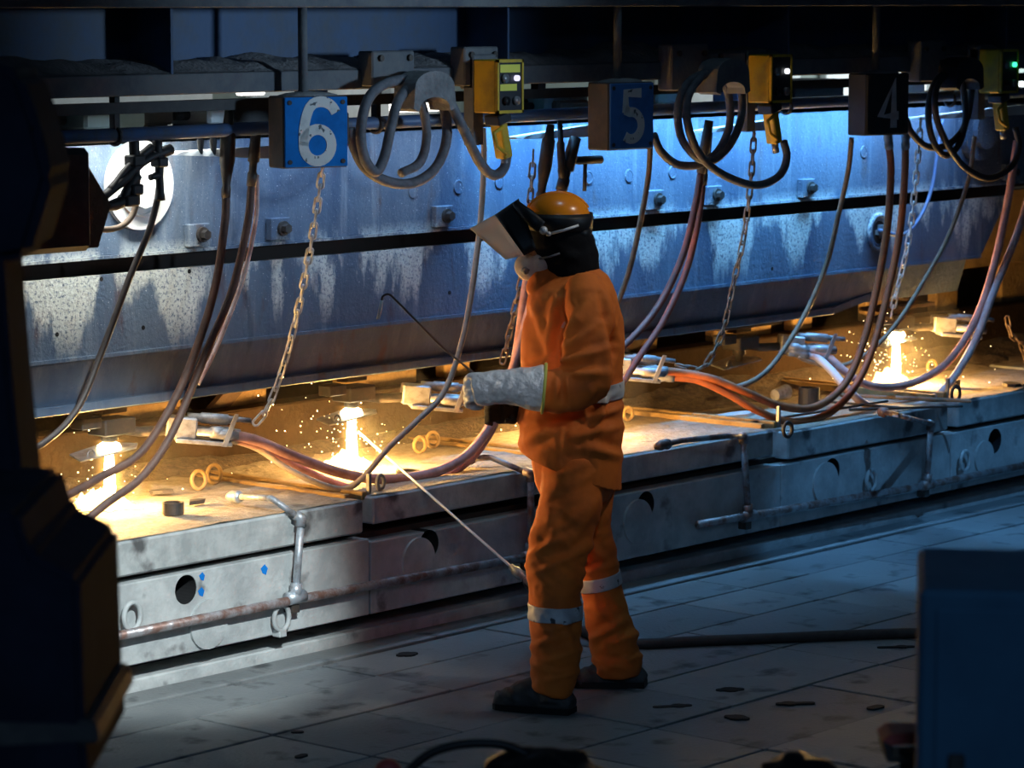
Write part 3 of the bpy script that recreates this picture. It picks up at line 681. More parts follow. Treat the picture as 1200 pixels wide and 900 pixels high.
def pendant(px_, py_, lb, led, lbl_on, rest, k):
    """box whose front-left upper corner is at the pixel; faces the aisle"""
    c = PY(px_, py_, 8.30); t = thing('control_pendant', lb, 'controller', c, 'control pendants under the gantry')
    W_, D_, H_ = .160, .125, .215
    b = nb(); box(b, 0, W_, .006, D_, -H_, 0, bevel=.006); obj('casing', b, 'yellow_paint', t)
    b = nb()
    for x0, x1, z0, z1 in ((0, W_, -.012, 0), (0, W_, -H_, -H_ + .012), (0, .010, -H_, 0), (W_ - .010, W_, -H_, 0)): box(b, x0, x1, -.006, .008, z0, z1)
    obj('front_frame', b, 'yellow_paint', t)
    b = nb(); box(b, .009, W_ - .009, -.002, .010, -H_ + .011, -.011); fp = obj('front_panel', b, 'panel_black', t)
    if lbl_on:
        for z0, z1, x1 in ((-.052, -.020, W_ - .02), (-.125, -.098, W_ - .04)):
            b = nb(); box(b, .018, x1, -.004, -.001, z0, z1); obj('label_strip', b, 'yellow_label', fp)
    for x, z, mt in ((.042, -.075, 'grey_metal'), (.115, -.075, led), (.05, -.165, 'rubber_black'), (.112, -.165, 'grey_metal')):
        b = nb(); cyl(b, Vector((x, -.002, z)), Vector((x, -.016, z)), .012 if mt == led else .018, 16); obj('indicator_lamp' if mt == led else 'button', b, mt, fp, True)
    # bracket back to the gantry
    b = nb(); box(b, .0, W_ * .9, D_, 8.47 - 8.30 + .03, -.12, .02, bevel=.006); box(b, .0, .06, D_, D_ + .05, -H_ - .13, .0); obj('bracket', b, 'gantry_edge', t)
    # plug in a yellow housing under the box with a locking lever
    M = Matrix.Translation((.055, .04, -H_ - .03)) @ Matrix.Rotation(R(-14), 4, 'Y')
    b = nb(); box(b, -.024, .024, -.03, .03, -.155, .0, M, .006); obj('plug', b, 'yellow_paint', t)
    b = nb(); box(b, -.04, .04, -.04, .04, -.012, .03, M, .005); obj('socket', b, 'panel_black', t)
    b = nb(); tube(b, [M @ Vector(q) for q in ((-.02, -.035, -.02), (-.075, -.035, -.03), (-.07, -.035, -.09), (-.02, -.035, -.13))], .008, 8); obj('lock_lever', b, 'yellow_paint', t, True)
    b = nb(); cyl(b, M @ Vector((0, 0, -.155)), M @ Vector((.0, 0, -.20)), .016, 12); obj('cable_gland', b, 'grey_metal', t, True)
    return t
pendant(582, 70, 'yellow pendant with yellow labels and a lit violet lamp, nearest box 6', 'lamp_violet', True, 0, 0)
pendant(903, 64, 'yellow pendant with a lit white lamp between boxes 5 and 4', 'lamp_white', False, 0, 1)
pendant(1173, 58, 'dark yellow pendant with a lit green lamp at the right edge', 'lamp_green', False, 0, 2)
def saddle(px_, py_, lb, mt):
    c = PY(px_, py_, 8.33); t = thing('cable_saddle', lb, 'hanger', c, 'cable saddles under the gantry'); b = nb(); prof = []
    for k in range(13):
        a = math.pi * k / 12; prof.append((math.cos(a) * .088, math.sin(a) * .055))
    prof = [(.095, -.075)] + prof + [(-.095, -.075), (-.07, -.085)] + [(math.cos(math.pi - math.pi * k / 12) * .065, -.070 + math.sin(math.pi * k / 12) * .034) for k in range(13)] + [(.07, -.085)]
    prism(b, [Vector((x * 1.30, -.045, z * 1.12 + .012)) for x, z in prof], YA * .11); obj('saddle_shell', fixn(b), mt, t)
    b = nb(); box(b, -.03, .03, .05, .18, .02, .06); obj('bracket_arm', b, mt, t)
saddle(500, 105, 'dusty grey cable saddle near box 6', 'gantry_dust'); saddle(850, 88, 'dark cable saddle between boxes 5 and 4', 'gantry_edge'); saddle(1128, 85, 'nearly black cable saddle right of box 4', 'black_steel')
CG = 'coiled pendant cables'
hose('pendant_cable', 'grey pendant cable coiled on the saddle beside box 6', [(594, 182, 8.345), (590, 198, 8.34), (578, 205, 8.335), (562, 190, 8.33), (540, 145, 8.32), (522, 112, 8.34), (500, 96, 8.36), (462, 95, 8.37), (434, 112, 8.36), (423, 150, 8.35),
     (427, 185, 8.34), (440, 201, 8.33), (450, 185, 8.32), (458, 150, 8.32), (467, 118, 8.33), (485, 100, 8.35), (507, 105, 8.37), (521, 130, 8.38), (523, 165, 8.38), (510, 197, 8.375), (485, 214, 8.37), (455, 213, 8.365), (428, 197, 8.37), (414, 170, 8.38), (410, 150, 8.385)], .0205, 'cable_grey', 'cable', CG)
hose('pendant_cable', 'second grey cable loop hanging inside the coil beside box 6', [(470, 203, 8.40), (492, 190, 8.41), (500, 160, 8.41), (495, 125, 8.40), (482, 108, 8.385)], .0185, 'cable_grey', 'cable', CG)
hose('pendant_cable', 'grey pendant cable coiled between boxes 5 and 4', [(918, 165, 8.345), (922, 185, 8.34), (912, 207, 8.33), (885, 217, 8.33), (850, 206, 8.33), (822, 184, 8.32), (807, 150, 8.32), (806, 115, 8.33), (825, 88, 8.35), (852, 84, 8.37),
     (868, 105, 8.38), (868, 140, 8.385), (855, 170, 8.38), (835, 188, 8.37), (815, 183, 8.36), (798, 160, 8.36), (795, 125, 8.36), (808, 95, 8.36), (838, 86, 8.38), (853, 110, 8.40), (855, 145, 8.40), (843, 175, 8.40), (822, 192, 8.40), (795, 193, 8.40), (775, 178, 8.39), (766, 158, 8.38)], .018, 'cable_grey', 'cable', CG)
hose('pendant_cable', 'dark pendant cable coiled right of box 4', [(1190, 150, 8.345), (1194, 172, 8.34), (1185, 195, 8.33), (1160, 209, 8.33), (1133, 198, 8.33), (1112, 172, 8.32), (1098, 140, 8.32), (1096, 110, 8.33), (1106, 90, 8.35), (1124, 88, 8.37),
     (1130, 115, 8.38), (1131, 145, 8.385), (1122, 172, 8.38), (1108, 182, 8.37), (1095, 168, 8.36), (1088, 140, 8.36), (1092, 105, 8.36), (1108, 86, 8.38), (1136, 90, 8.40), (1137, 120, 8.40), (1128, 152, 8.40), (1108, 171, 8.40), (1085, 171, 8.40), (1068, 155, 8.39), (1062, 140, 8.38)], .0165, 'cable_dark', 'cable', CG)

# ------------------------------------------------------------------ hoses that drop from the pipe to the torches
HY = 8.64
hose('thin_cable', 'thin dark cable sagging at the far left over the beam', [(183, 150, 8.62), (188, 200, 8.62), (178, 260, 8.66), (150, 330, 8.72), (120, 410, 8.76), (90, 480, 8.78), (50, 520, 8.80), (10, 535, 8.80)], .0125, 'cable_dark', 'cable')
hose('gas_hose', 'left of two dark fat hoses passing in front of the leftmost flame', [(265, 222, 8.62), (263, 265, 8.63), (250, 345, 8.66), (222, 430, 8.70), (190, 495, 8.74), (160, 535, 8.78), (120, 558, 8.80), (75, 582, 8.80), (30, 600, 8.80)], .016, 'hose_brown', 'hose', None, 8, 10, [(0, 'arrestor')])
hose('gas_hose', 'right of two dark fat hoses passing in front of the leftmost flame', [(295, 212, 8.62), (290, 262, 8.63), (272, 340, 8.66), (245, 405, 8.68), (222, 462, 8.70), (196, 518, 8.72), (165, 560, 8.74), (125, 590, 8.76), (80, 625, 8.78), (40, 640, 8.78)], .0155, 'hose_brown', 'hose', None, 8, 10, [(0, 'valve')])
hose('gas_hose', 'pale hose strand clinging to the fat hoses above the leftmost flame', [(301, 205, 8.64), (300, 255, 8.65), (287, 318, 8.68), (268, 372, 8.70), (250, 415, 8.71), (232, 450, 8.725)], .009, 'hose_white', 'hose')
TG = 'hoses fed to the torches'
hose('torch_hose', 'pink hose sagging before the second flame, upper strand', [(262, 508, 8.86), (300, 516, 8.84), (345, 535, 8.78), (395, 553, 8.72), (440, 561, 8.68), (490, 558, 8.65), (530, 545, 8.63), (560, 520, 8.62), (585, 478, 8.62), (608, 410, 8.62), (628, 335, 8.62), (645, 270, 8.62), (659, 218, 8.62)], .021, 'hose_pink', 'hose', TG, 8, 12, [(0, 'c'), (1, 'valve')])
hose('torch_hose', 'brown hose sagging before the second flame, lower strand', [(268, 512, 8.90), (300, 522, 8.88), (345, 546, 8.82), (395, 568, 8.76), (440, 577, 8.72), (490, 572, 8.68), (532, 552, 8.66), (562, 525, 8.65), (592, 470, 8.65), (604, 420, 8.65), (617, 330, 8.65), (628, 270, 8.64), (634, 228, 8.62)], .019, 'hose_pink', 'hose', TG, 8, 12, [(0, 'c'), (1, 'arrestor')])
hose('torch_cable', 'tan control cable rising in front of the worker from the second flame', [(258, 512, 8.93), (300, 525, 8.88), (335, 548, 8.78), (370, 565, 8.70), (402, 573, 8.64), (425, 560, 8.60), (455, 525, 8.58), (490, 492, 8.57), (520, 460, 8.57), (540, 405, 8.58), (553, 340, 8.60), (563, 260, 8.62), (567, 190, 8.62), (566, 150, 8.62)], .0125, 'cable_tan_lit', 'cable', TG)
hose('torch_cable', 'thin brown cable dropping behind the worker from box 5', [(762, 165, 8.50), (760, 205, 8.54), (750, 262, 8.60), (738, 315, 8.66), (725, 352, 8.72), (705, 400, 8.80), (690, 440, 8.9)], .0125, 'cable_tan', 'cable', TG)
hose('torch_hose', 'left of two red hoses dropping behind the worker', [(822, 198, 8.62), (815, 240, 8.64), (800, 300, 8.68), (772, 358, 8.72), (735, 402, 8.74), (690, 440, 8.75), (640, 468, 8.78)], .0165, 'hose_red', 'hose', TG, 8, 12, [(0, 'valve')])
hose('torch_hose', 'right of two red hoses dropping behind the worker', [(824, 212, 8.66), (818, 260, 8.68), (804, 318, 8.72), (778, 375, 8.75), (748, 420, 8.77), (720, 462, 8.79), (690, 480, 8.8)], .0155, 'hose_red', 'hose', TG, 8, 12, [(0, 'valve')])
hose('torch_cable', 'brown cable hanging from the left of box 4 to a torch', [(998, 162, 8.45), (994, 200, 8.50), (983, 250, 8.56), (970, 305, 8.62), (950, 355, 8.66), (925, 400, 8.68), (898, 435, 8.70), (868, 452, 8.74), (835, 452, 8.80), (810, 443, 8.86), (785, 441, 8.92)], .0125, 'cable_tan', 'cable', TG)
hose('torch_hose', 'left of two orange hoses hanging under box 4 into a wide loop', [(1041, 165, 8.45), (1044, 200, 8.5), (1040, 265, 8.55), (1028, 335, 8.58), (1012, 400, 8.58), (990, 450, 8.57), (955, 477, 8.57), (915, 476, 8.60), (875, 460, 8.66), (835, 444, 8.76), (800, 437, 8.86), (772, 434, 8.92)], .0185, 'hose_orange', 'hose', TG, 8, 12, [(0, 'c'), (1, 'c')])
hose('torch_hose', 'right of two orange hoses hanging under box 4 into a wide loop', [(1061, 165, 8.48), (1060, 210, 8.53), (1054, 275, 8.58), (1040, 345, 8.60), (1022, 410, 8.60), (1000, 456, 8.59), (968, 486, 8.57), (925, 494, 8.58), (885, 480, 8.63), (850, 460, 8.72), (815, 445, 8.82), (780, 442, 8.92)], .018, 'hose_orange', 'hose', TG, 8, 12, [(0, 'c'), (1, 'c')])
hose('torch_cable', 'tan cable falling from the pipe in front of the rightmost flame', [(1142, 160, 8.55), (1135, 210, 8.58), (1112, 275, 8.62), (1085, 325, 8.66), (1050, 380, 8.70), (1015, 415, 8.74), (980, 430, 8.80), (950, 424, 8.88), (935, 418, 8.92)], .0115, 'cable_tan', 'cable', TG)
hose('torch_hose', 'left of two pale pink hoses looping before the rightmost flame', [(1192, 165, 8.55), (1182, 230, 8.58), (1165, 310, 8.62), (1143, 375, 8.64), (1110, 425, 8.64), (1065, 450, 8.64), (1020, 452, 8.66), (990, 435, 8.74), (968, 417, 8.84), (938, 409, 8.92)], .020, 'hose_pink', 'hose', TG, 8, 12, [(1, 'c')])
hose('torch_hose', 'right of two pale pink hoses looping before the rightmost flame', [(1215, 190, 8.55), (1196, 262, 8.58), (1165, 340, 8.60), (1140, 405, 8.60), (1105, 457, 8.58), (1062, 480, 8.58), (1020, 477, 8.60), (992, 455, 8.66), (975, 435, 8.76), (958, 420, 8.86), (938, 414, 8.92)], .020, 'hose_white', 'hose', TG, 8, 12, [(1, 'c')])
hose('thin_cable', 'short blue-grey cable looping out of the round port', [(1030, 270, 8.86), (1058, 275, 8.82), (1078, 255, 8.82), (1092, 220, 8.84), (1098, 180, 8.86), (1104, 140, 8.88)], .010, 'pipe_blue', 'cable')
hose('thin_cable', 'olive cable sagging below the white flange', [(30, 258, 8.60), (70, 256, 8.62), (110, 268, 8.66), (140, 266, 8.68), (157, 248, 8.68), (161, 215, 8.66), (158, 165, 8.62)], .0115, 'cable_tan', 'cable')

# ------------------------------------------------------------------ chains
lb_ = nb()
_a = .019; _c = .0105
pts = [Vector((math.cos(t) * _c, 0, math.sin(t) * _c + (_a if math.sin(t) >= 0 else -_a))) for t in [2 * math.pi * k / 14 for k in range(14)]]
tube(lb_, pts, .0042, 6, False, True); _lo = obj('link', lb_, 'chain_steel', None, True); LINK = _lo.data; bpy.data.objects.remove(_lo)
LINK_R = LINK.copy(); LINK_R.materials.clear(); LINK_R.materials.append(MATS['chain_rust'])
def chain(lb, pts, rust=False, pitch=.054, sc=1.2):
    S = spline([PY(x, y, Y) for x, y, Y in pts], 12); o0 = S[0].copy(); t = thing('hanging_chain', lb, 'chain', o0, 'chains under the gantry')
    # resample at the pitch
    acc = 0; marks = [S[0]]; last = S[0]
    cum = [0]
    for a, c in zip(S, S[1:]): cum.append(cum[-1] + (c - a).length)
    n = int(cum[-1] / pitch); j = 0
    for i in range(n):
        s = (i + .5) * pitch
        while cum[j + 1] < s: j += 1
        p = S[j].lerp(S[j + 1], (s - cum[j]) / (cum[j + 1] - cum[j])); d = (S[j + 1] - S[j]).normalized()
        o = bpy.data.objects.new('link', LINK_R if rust else LINK); col.objects.link(o); o.parent = t
        q = d.to_track_quat('Z', 'X') @ Matrix.Rotation(R(25 + 90 * (i % 2)), 4, 'Z').to_quaternion()
        o.rotation_mode = 'QUATERNION'; o.rotation_quaternion = q; o.location = p - o0; o.scale = (sc,) * 3
chain('pale chain hanging from box 6 to the table', [(379, 190, 8.48), (372, 240, 8.55), (362, 300, 8.62), (350, 360, 8.70), (335, 420, 8.76), (315, 475, 8.82), (296, 500, 8.86)])
chain('rusty chain hanging just left of the worker', [(625, 178, 8.70), (622, 225, 8.72), (614, 310, 8.75), (606, 350, 8.77), (595, 400, 8.80), (587, 432, 8.82)], True)
chain('rusty chain hanging between boxes 5 and 4', [(884, 150, 8.66), (880, 210, 8.68), (872, 275, 8.72), (860, 330, 8.76), (848, 385, 8.80), (832, 420, 8.84), (818, 432, 8.88), (795, 428, 8.92), (785, 420, 8.94)], True)
chain('pale chain hanging right of the box bearing 4', [(1079, 140, 8.60), (1075, 190, 8.64), (1068, 260, 8.70), (1060, 305, 8.74), (1050, 345, 8.78), (1042, 380, 8.84)], False)
chain('short rusty chain with hook at the right edge above the slabs', [(1180, 372, 8.9), (1185, 392, 8.9), (1197, 405, 8.9), (1206, 440, 8.9)], True)
# valve with T-handle hanging next to the worker's helmet
o0 = PY(658, 150, 8.62); t = thing('hanging_valve', 'dark T-handle valve hanging above the worker', 'valve', o0)
def lp(x, y, Y=8.62): return PY(x, y, Y) - o0
b = nb(); tube(b, [lp(656, 140), lp(657, 165), lp(657, 168), lp(658, 195), lp(659, 200), lp(660, 212)], [.012, .012, .018, .016, .022, .018], 12); obj('stem', b, 'dark_metal', t, True)
b = nb(); tube(b, [lp(662, 190), lp(675, 189), lp(678, 188), lp(704, 187)], [.010, .012, .018, .018], 12); obj('side_branch', b, 'black_steel', t, True)
b = nb(); cyl(b, lp(686, 188), lp(685, 224), .009, 10); obj('handle', b, 'black_steel', t, True)
# dark valve manifold in front of the white flange
o0 = PY(160, 165, 8.62); t = thing('valve_manifold', 'black valve manifold silhouetted against the white flange', 'valve', o0)
for name, q, r in [('down_pipe', [(157, 162), (158, 205), (158, 240)], .016), ('down_pipe', [(184, 165), (187, 210), (188, 235)], .015), ('cross_pipe', [(200, 175), (170, 188), (145, 210), (120, 232)], .017), ('cross_pipe', [(178, 172), (150, 196), (128, 225)], .013),
                   ('side_stub', [(160, 205), (148, 225), (140, 238), (105, 245)], .018), ('side_stub', [(186, 205), (176, 208)], .012)]:
    b = nb(); S = spline([PY(x, y, 8.62) - o0 for x, y in q], 5); tube(b, S, [r * (1.25 if (i // 3) % 3 == 0 else 1) for i in range(len(S))], 10); obj(name, b, 'black_steel', t, True)
for x, y, s in [(158, 188, .03), (157, 222, .028), (187, 190, .026), (150, 235, .03)]:
    b = nb(); p = PY(x, y, 8.62) - o0; box(b, p.x - s, p.x + s, p.y - s, p.y + s, p.z - s * .7, p.z + s * .7, bevel=.006); obj('valve_body', b, 'black_steel', t)
for x, y in [(235, 165), (250, 168)]:
    b = nb(); p = PY(x, y, 8.64) - o0; tube(b, [p + ZA * .04, p + ZA * .01, p, p - ZA * .05], [.008, .014, .014, .008], 8); obj('cable_lug', b, 'black_steel', t)
# hose reel block hidden in the dark at the left
o0 = PY(80, 240, 8.5); t = thing('drive_housing', 'dark drive housing left of the white flange', 'machine', o0)
b = nb(); p0, p1 = PY(38, 175, 8.5) - o0, PY(122, 290, 8.5) - o0; box(b, p0.x - .4, p1.x - .12, -.08, .12, p1.z, p0.z, bevel=.02); obj('housing', b, 'black_steel', t)
b = nb(); prism(b, [PY(x, y, 8.5) - o0 for x, y in ((95, 180), (130, 240), (115, 290), (85, 292), (60, 240))], YA * .12); obj('gusset', fixn(b), 'brown_frame', t)
b = nb(); box(b, p0.x - .4, p1.x - .12, .1, .40, (p0.z + p1.z) / 2 - .05, (p0.z + p1.z) / 2 + .05); obj('mounting_arm', b, 'black_steel', t)
# small machinery seen in the gap between gantry and beam
def gap_box(name, lb, x0, y0, x1, y1, Y, mt, dpt=.25):
    p, q = PY(x0, y0, Y), PY(x1, y1, Y); q.z = max(q.z, 2.03); p.z = max(p.z, q.z + .05); c = Vector(((p.x + q.x) / 2, Y, q.z)); t = thing(name, lb, 'machinery', c)
    b = nb(); box(b, p.x - c.x, q.x - c.x, 0, dpt, 0, p.z - q.z, bevel=.012); obj('casing', b, mt, t)
    b = nb(); cyl(b, Vector((p.x - c.x - .08, dpt / 2, (p.z - q.z) * .55)), Vector((p.x - c.x, dpt / 2, (p.z - q.z) * .55)), (p.z - q.z) * .3, 14); obj('shaft_end', b, 'dark_metal', t)
    b = nb(); box(b, p.x - c.x + .02, q.x - c.x - .02, .02, dpt - .02, 2.02 - c.z - .005, .01); obj('foot', b, 'dark_metal', t)
gap_box('gap_block', 'pale drive motor seen in the gap left of box 6', 100, 132, 172, 150, 9.0, 'bay_wall')
gap_box('gap_block', 'white gearbox seen in the gap just left of box 6', 245, 126, 268, 146, 9.0, 'bay_white')
gap_box('gap_block', 'pale green motor seen in the gap right of the first pendant', 640, 112, 690, 130, 9.02, 'bay_wall')
gap_box('gap_block', 'pale motor seen in the gap between box 5 and its coil', 770, 104, 800, 122, 9.02, 'bay_wall')
gap_box('gap_block', 'blue-white gearbox seen in the gap right of box 4', 1062, 92, 1085, 112, 9.02, 'bay_white')

def tube_lamp(x0, y0, x1, y1, Y, lb):
    p, q = PY(x0, y0, Y), PY(x1, y1, Y); t = thing('tube_lamp', lb, 'lamp', (p.x, p.y, p.z)); b = nb(); box(b, 0, q.x - p.x, -.02, .06, .06, .16, bevel=.01); obj('lamp_housing', b, 'bay_white', t)
    b = nb(); box(b, .03, q.x - p.x - .03, -.03, .03, 0, .07, bevel=.01); obj('diffuser', b, 'tube_light', t)
    b = nb(); box(b, (q.x - p.x) / 2 - .03, (q.x - p.x) / 2 + .03, .05, 12.93 - Y, .10, .15); obj('wall_arm', b, 'black_steel', t)
tube_lamp(455, 132, 528, 128, 12.6, 'glowing lamp tube seen through the coiled cable beside box 6')
tube_lamp(1092, 118, 1200, 113, 12.6, 'glowing lamp tube seen through the coil right of box 4')
tube_lamp(275, 112, 312, 111, 12.7, 'small lamp tube peeking over box 6')
gap_box('gap_block', 'dark box added to darken the gap above the valve manifold', 172, 126, 205, 146, 9.03, 'dark_metal')  # dark boxes from here on are added to darken the bright gap
gap_box('gap_block', 'dark box added to darken the gap above the fat hoses', 272, 124, 318, 146, 9.03, 'black_steel')
gap_box('gap_block', 'brown box added to darken the gap left of box 5', 655, 118, 692, 138, 8.98, 'brown_frame')
gap_box('gap_block', 'black box added to darken the gap left of box 4', 930, 94, 990, 116, 9.03, 'black_steel')

# ================================================================== TORCHES AND FLAMES
FY = 9.07; ZTOP = .578
HEAD = PY(412, 484, FY)
print('torch head', HEAD)
def make_torch():
    t = thing('cutting_torch', '', 'torch', (0, 0, 0), 'cutting torches under the beam')
    b = nb(); tube(b, [Vector((0, 0, -.015)), Vector((0, 0, .02)), Vector((0, 0, .03)), Vector((0, 0, .10))], [.014, .022, .032, .032], 16); obj('nozzle', b, 'dark_metal', t, True)
    b = nb(); box(b, -.06, .10, -.05, .06, .05, .115, bevel=.006); box(b, -.16, -.06, -.03, .04, .085, .13, bevel=.004); obj('head_block', b, 'dark_metal', t)
    b = nb(); prism(b, [Vector(q) for q in ((-.20, -.06, -.030), (.06, -.09, -.002), (.15, .0, -.004), (.06, .08, .004), (-.15, .06, -.02))], Vector((0, 0, .006))); obj('heat_shield', fixn(b), 'grey_metal', t)
    b = nb(); torus(b, Vector((-.12, -.03, -.012)), XA, ZA, .018, .018, .004, 14, 6); obj('hook', b, 'grey_metal', t, True)
    A0 = PY(200, 503, 9.00) - (HEAD - XA * 1.362); A1 = PY(276, 509, 8.84) - (HEAD - XA * 1.362); ax = (A1 - A0); Ln = ax.length; ax.normalize()
    sd_ = Vector((ax.y, -ax.x, 0)).normalized(); M = Matrix((ax, -sd_, ax.cross(-sd_))).transposed().to_4x4(); M.translation = A0
    b = nb(); box(b, -.02, .10, -.045, .045, -.03, .055, M, .006); obj('clamp', b, 'grey_metal', t)
    b = nb(); box(b, .02, Ln * .95, -.055, .055, -.045, -.028, M, .003); obj('support_plate', b, 'grey_metal', t)
    for y, z, x0, x1, r in ((-.03, .0, .10, Ln * .92, .024), (.03, .004, .10, Ln * .97, .02), (.0, .055, .06, Ln * .86, .022)):
        b = nb(); tube(b, [M @ Vector(q) for q in ((x0, y, z), (x0 + .05, y, z), (x0 + .055, y, z), (x1, y, z), (x1 + .005, y, z), (x1 + .03, y, z))], [r * .75, r * .75, r, r, r * .7, r * .7], 12); obj('gas_tube', b, 'grey_metal', t, True)
    b = nb(); prism(b, [M @ Vector(q) for q in ((Ln * .78, -.06, -.045), (Ln * .86, -.06, -.045), (Ln * 1.0, -.06, .085), (Ln * .94, -.06, .085))], M.to_3x3() @ (YA * .015)); obj('clip', fixn(b), 'grey_metal', t)
    b = nb(); cyl(b, M @ Vector((Ln * .8, 0, .062)), M @ Vector((Ln * 1.22, 0, .058)), .011, 10); obj('handle_rod', b, 'grey_metal', t, True)
    b = nb(); tube(b, [Vector((.05, 0, .07)), Vector((.14, -.02, .05)), A0 + ax * .02], .02, 10); obj('neck_tube', b, 'dark_metal', t, True)
    # hanger up to the underside of the beam
    b = nb(); box(b, -.03, .10, .0, .06, .13, 1.0 - HEAD.z, bevel=.004); box(b, -.2, .3, -.04, .1, .985 - HEAD.z - .02, .985 - HEAD.z, bevel=.003); obj('hanger', b, 'brown_frame', t)
    return t
proto = make_torch()
PITCH = 1.362
LBL = ['cutting torch over the leftmost flame', 'cutting torch over the second flame, left of the worker', 'cutting torch hidden mostly behind the worker',
       'cutting torch under the beam above the tall pipe stub', 'cutting torch over the rightmost flame']
for i in range(5):
    t = proto if i == 0 else clone(proto)
    t['label'] = LBL[i]; t.location = HEAD + XA * (PITCH * (i - 1)) + ZA * (0.0 if i < 3 else -.01 * (i - 2))
def torch_flame(i, lb, power, seed, zt):
    rr = random.Random(seed); p = HEAD + XA * (PITCH * (i - 1)); h = p.z - zt
    t = thing('torch_flame', lb, 'flame', (p.x, p.y, zt), 'burning torch flames')
    b = nb(); S = [Vector((.004 * noise.noise(Vector((k * .6, seed, 0))), .004 * noise.noise(Vector((k * .6, seed, 5))), h * (1 - k / 12))) for k in range(13)]
    tube(b, S, [.022, .018] + [.0185 + .0009 * k for k in range(11)], 14); obj('jet', b, 'flame_core', t, True)
    b = nb(); bmesh.ops.create_icosphere(b, subdivisions=2, radius=.036)
    for v in b.verts: v.co = Vector((v.co.x * 1.5, v.co.y * 1.2, v.co.z * .75 + h)); 
    obj('tip_glow', b, 'flame_core', t, True)
    # splash of molten spray around the foot
    b = nb(); nA, nR = 64, 7; rows = []
    for k in range(nR):
        u = k / (nR - 1); row = []
        for a in range(nA):
            th = 2 * math.pi * a / nA; rad = u * (.075 + .05 * noise.noise(Vector((math.cos(th) * 1.4, math.sin(th) * 1.4, seed))) + .035 * rr.random())
            left = 1.7 if math.cos(th) < -.2 else 1.0
            z = .05 * (1 - u) ** 1.6 + .075 * rr.random() ** 2 * math.sin(u * math.pi) * (1 if left > 1 else .35) + .003
            row.append(Vector((math.cos(th) * rad * left, math.sin(th) * rad * 1.1, z)))
        rows.append(row)
    rings(b, rows, False); obj('molten_splash', b, 'flame_splash', t, True)
    l = bpy.data.lights.new('flame_light', 'POINT'); l.energy = power; l.color = (1.0, .55, .15); l.shadow_soft_size = .05
    o = bpy.data.objects.new('flame_light', l); col.objects.link(o); o.location = (p.x, p.y - .04, zt + h * .55)
    # gas envelope whose emission paints the glow around jet and spray
    b = nb(); n = 20; rings(b, [[Vector((q * math.cos(2 * math.pi * k / n), q * math.sin(2 * math.pi * k / n), z)) for k in range(n)] for q, z in ((.15, .0), (.17, .03), (.15, .09), (.085, .16), (.075, h * .8), (.075, h + .03))])
    obj('gas_glow', fixn(b), 'flame_gas_glow', t)
    # smoke around the cut, lit by the flame
    b = nb(); bmesh.ops.create_icosphere(b, subdivisions=3, radius=.42)
    sm = obj('smoke_puff', b, 'smoke', None, True, (p.x, p.y, zt + h * .5)); tag(sm, 'thin smoke hanging around ' + {0: 'the leftmost flame', 1: 'the second flame', 2: 'the flame behind the worker', 4: 'the rightmost flame'}[i], 'smoke', kind='stuff')
    # sparks thrown around
    ico = nb(); bmesh.ops.create_icosphere(ico, subdivisions=1, radius=1); V = [v.co.copy() for v in ico.verts]; Fc = [[v.index for v in f.verts] for f in ico.faces]; ico.free()
    verts, faces = [], []
    n = {0: 45, 1: 110, 2: 40, 4: 170}[i]
    for k in range(n):
        th = rr.uniform(0, 6.283); d = abs(rr.gauss(0, .22)) + .03; hgt = abs(rr.gauss(0, .12)) * (1 + .4 * rr.random())
        if rr.random() < .18: hgt = rr.uniform(.05, h * 1.05)
        c = Vector((math.cos(th) * d - .05, math.sin(th) * d * .8, .012 + hgt)); s = rr.choice((.0014, .0018, .0022, .003))
        base = len(verts); verts += [c + v * s for v in V]; faces += [[base + q for q in f] for f in Fc]
    me = bpy.data.meshes.new('sparks'); me.from_pydata(verts, [], faces); me.materials.append(MATS['spark'])
    o = bpy.data.objects.new('sparks', me); col.objects.link(o); o.location = (p.x, p.y, zt)
    tag(o, 'glowing sparks flying around ' + {0: 'the leftmost flame', 1: 'the second flame', 2: 'the flame behind the worker', 4: 'the rightmost flame'}[i], 'sparks', kind='stuff')
torch_flame(0, 'leftmost white-hot torch flame beside the dark machine', 70, 3, ZTOP)
torch_flame(1, 'tall torch flame left of the worker behind sagging hoses', 80, 5, ZTOP)
torch_flame(2, 'torch flame hidden behind the worker', 80, 8, ZTOP)
torch_flame(4, 'rightmost torch flame under the end of the beam', 95, 11, .556)

# ================================================================== OXYGEN LANCE lying against the table, with its floor hose
tip = PY(420, 506, 9.00); edge = PY(498, 575, 8.435); dl = (tip - edge).normalized()
k = 0.0
while True:
    q = edge - dl * k
    if toPx(q)[0] > 603 or q.z < .02 or k > 3: break
    k += .005
foot = q; print('lance foot', foot, toPx(foot))
t = thing('oxygen_lance', 'thin steel lance leaning from the floor over the slab edge', 'lance', foot)
b = nb(); cyl(b, tip - foot, Vector((0, 0, 0)), .0055, 10); obj('lance_tube', b, 'rod_steel', t, True)
b = nb(); d = -dl; tube(b, [d * -.03, d * .0, d * .005, d * .05, d * .055, d * .13], [.013, .013, .020, .020, .013, .013], 14); obj('grip_fitting', b, 'grey_metal', t, True)
hp = [foot - dl * .10]
for x, y in [(652, 722), (690, 743), (740, 754), (820, 751), (900, 748), (1000, 744), (1085, 742), (1180, 745), (1300, 750)]: hp.append(PZ(x, y, .022))
S = spline(hp, 8); o0 = S[0].copy(); b = nb(); tube(b, [p - o0 for p in S], .021, 12)
tag(obj('floor_hose', b, 'cable_dark', None, True, o0), 'dark hose lying across the floor behind the worker to the right', 'hose')
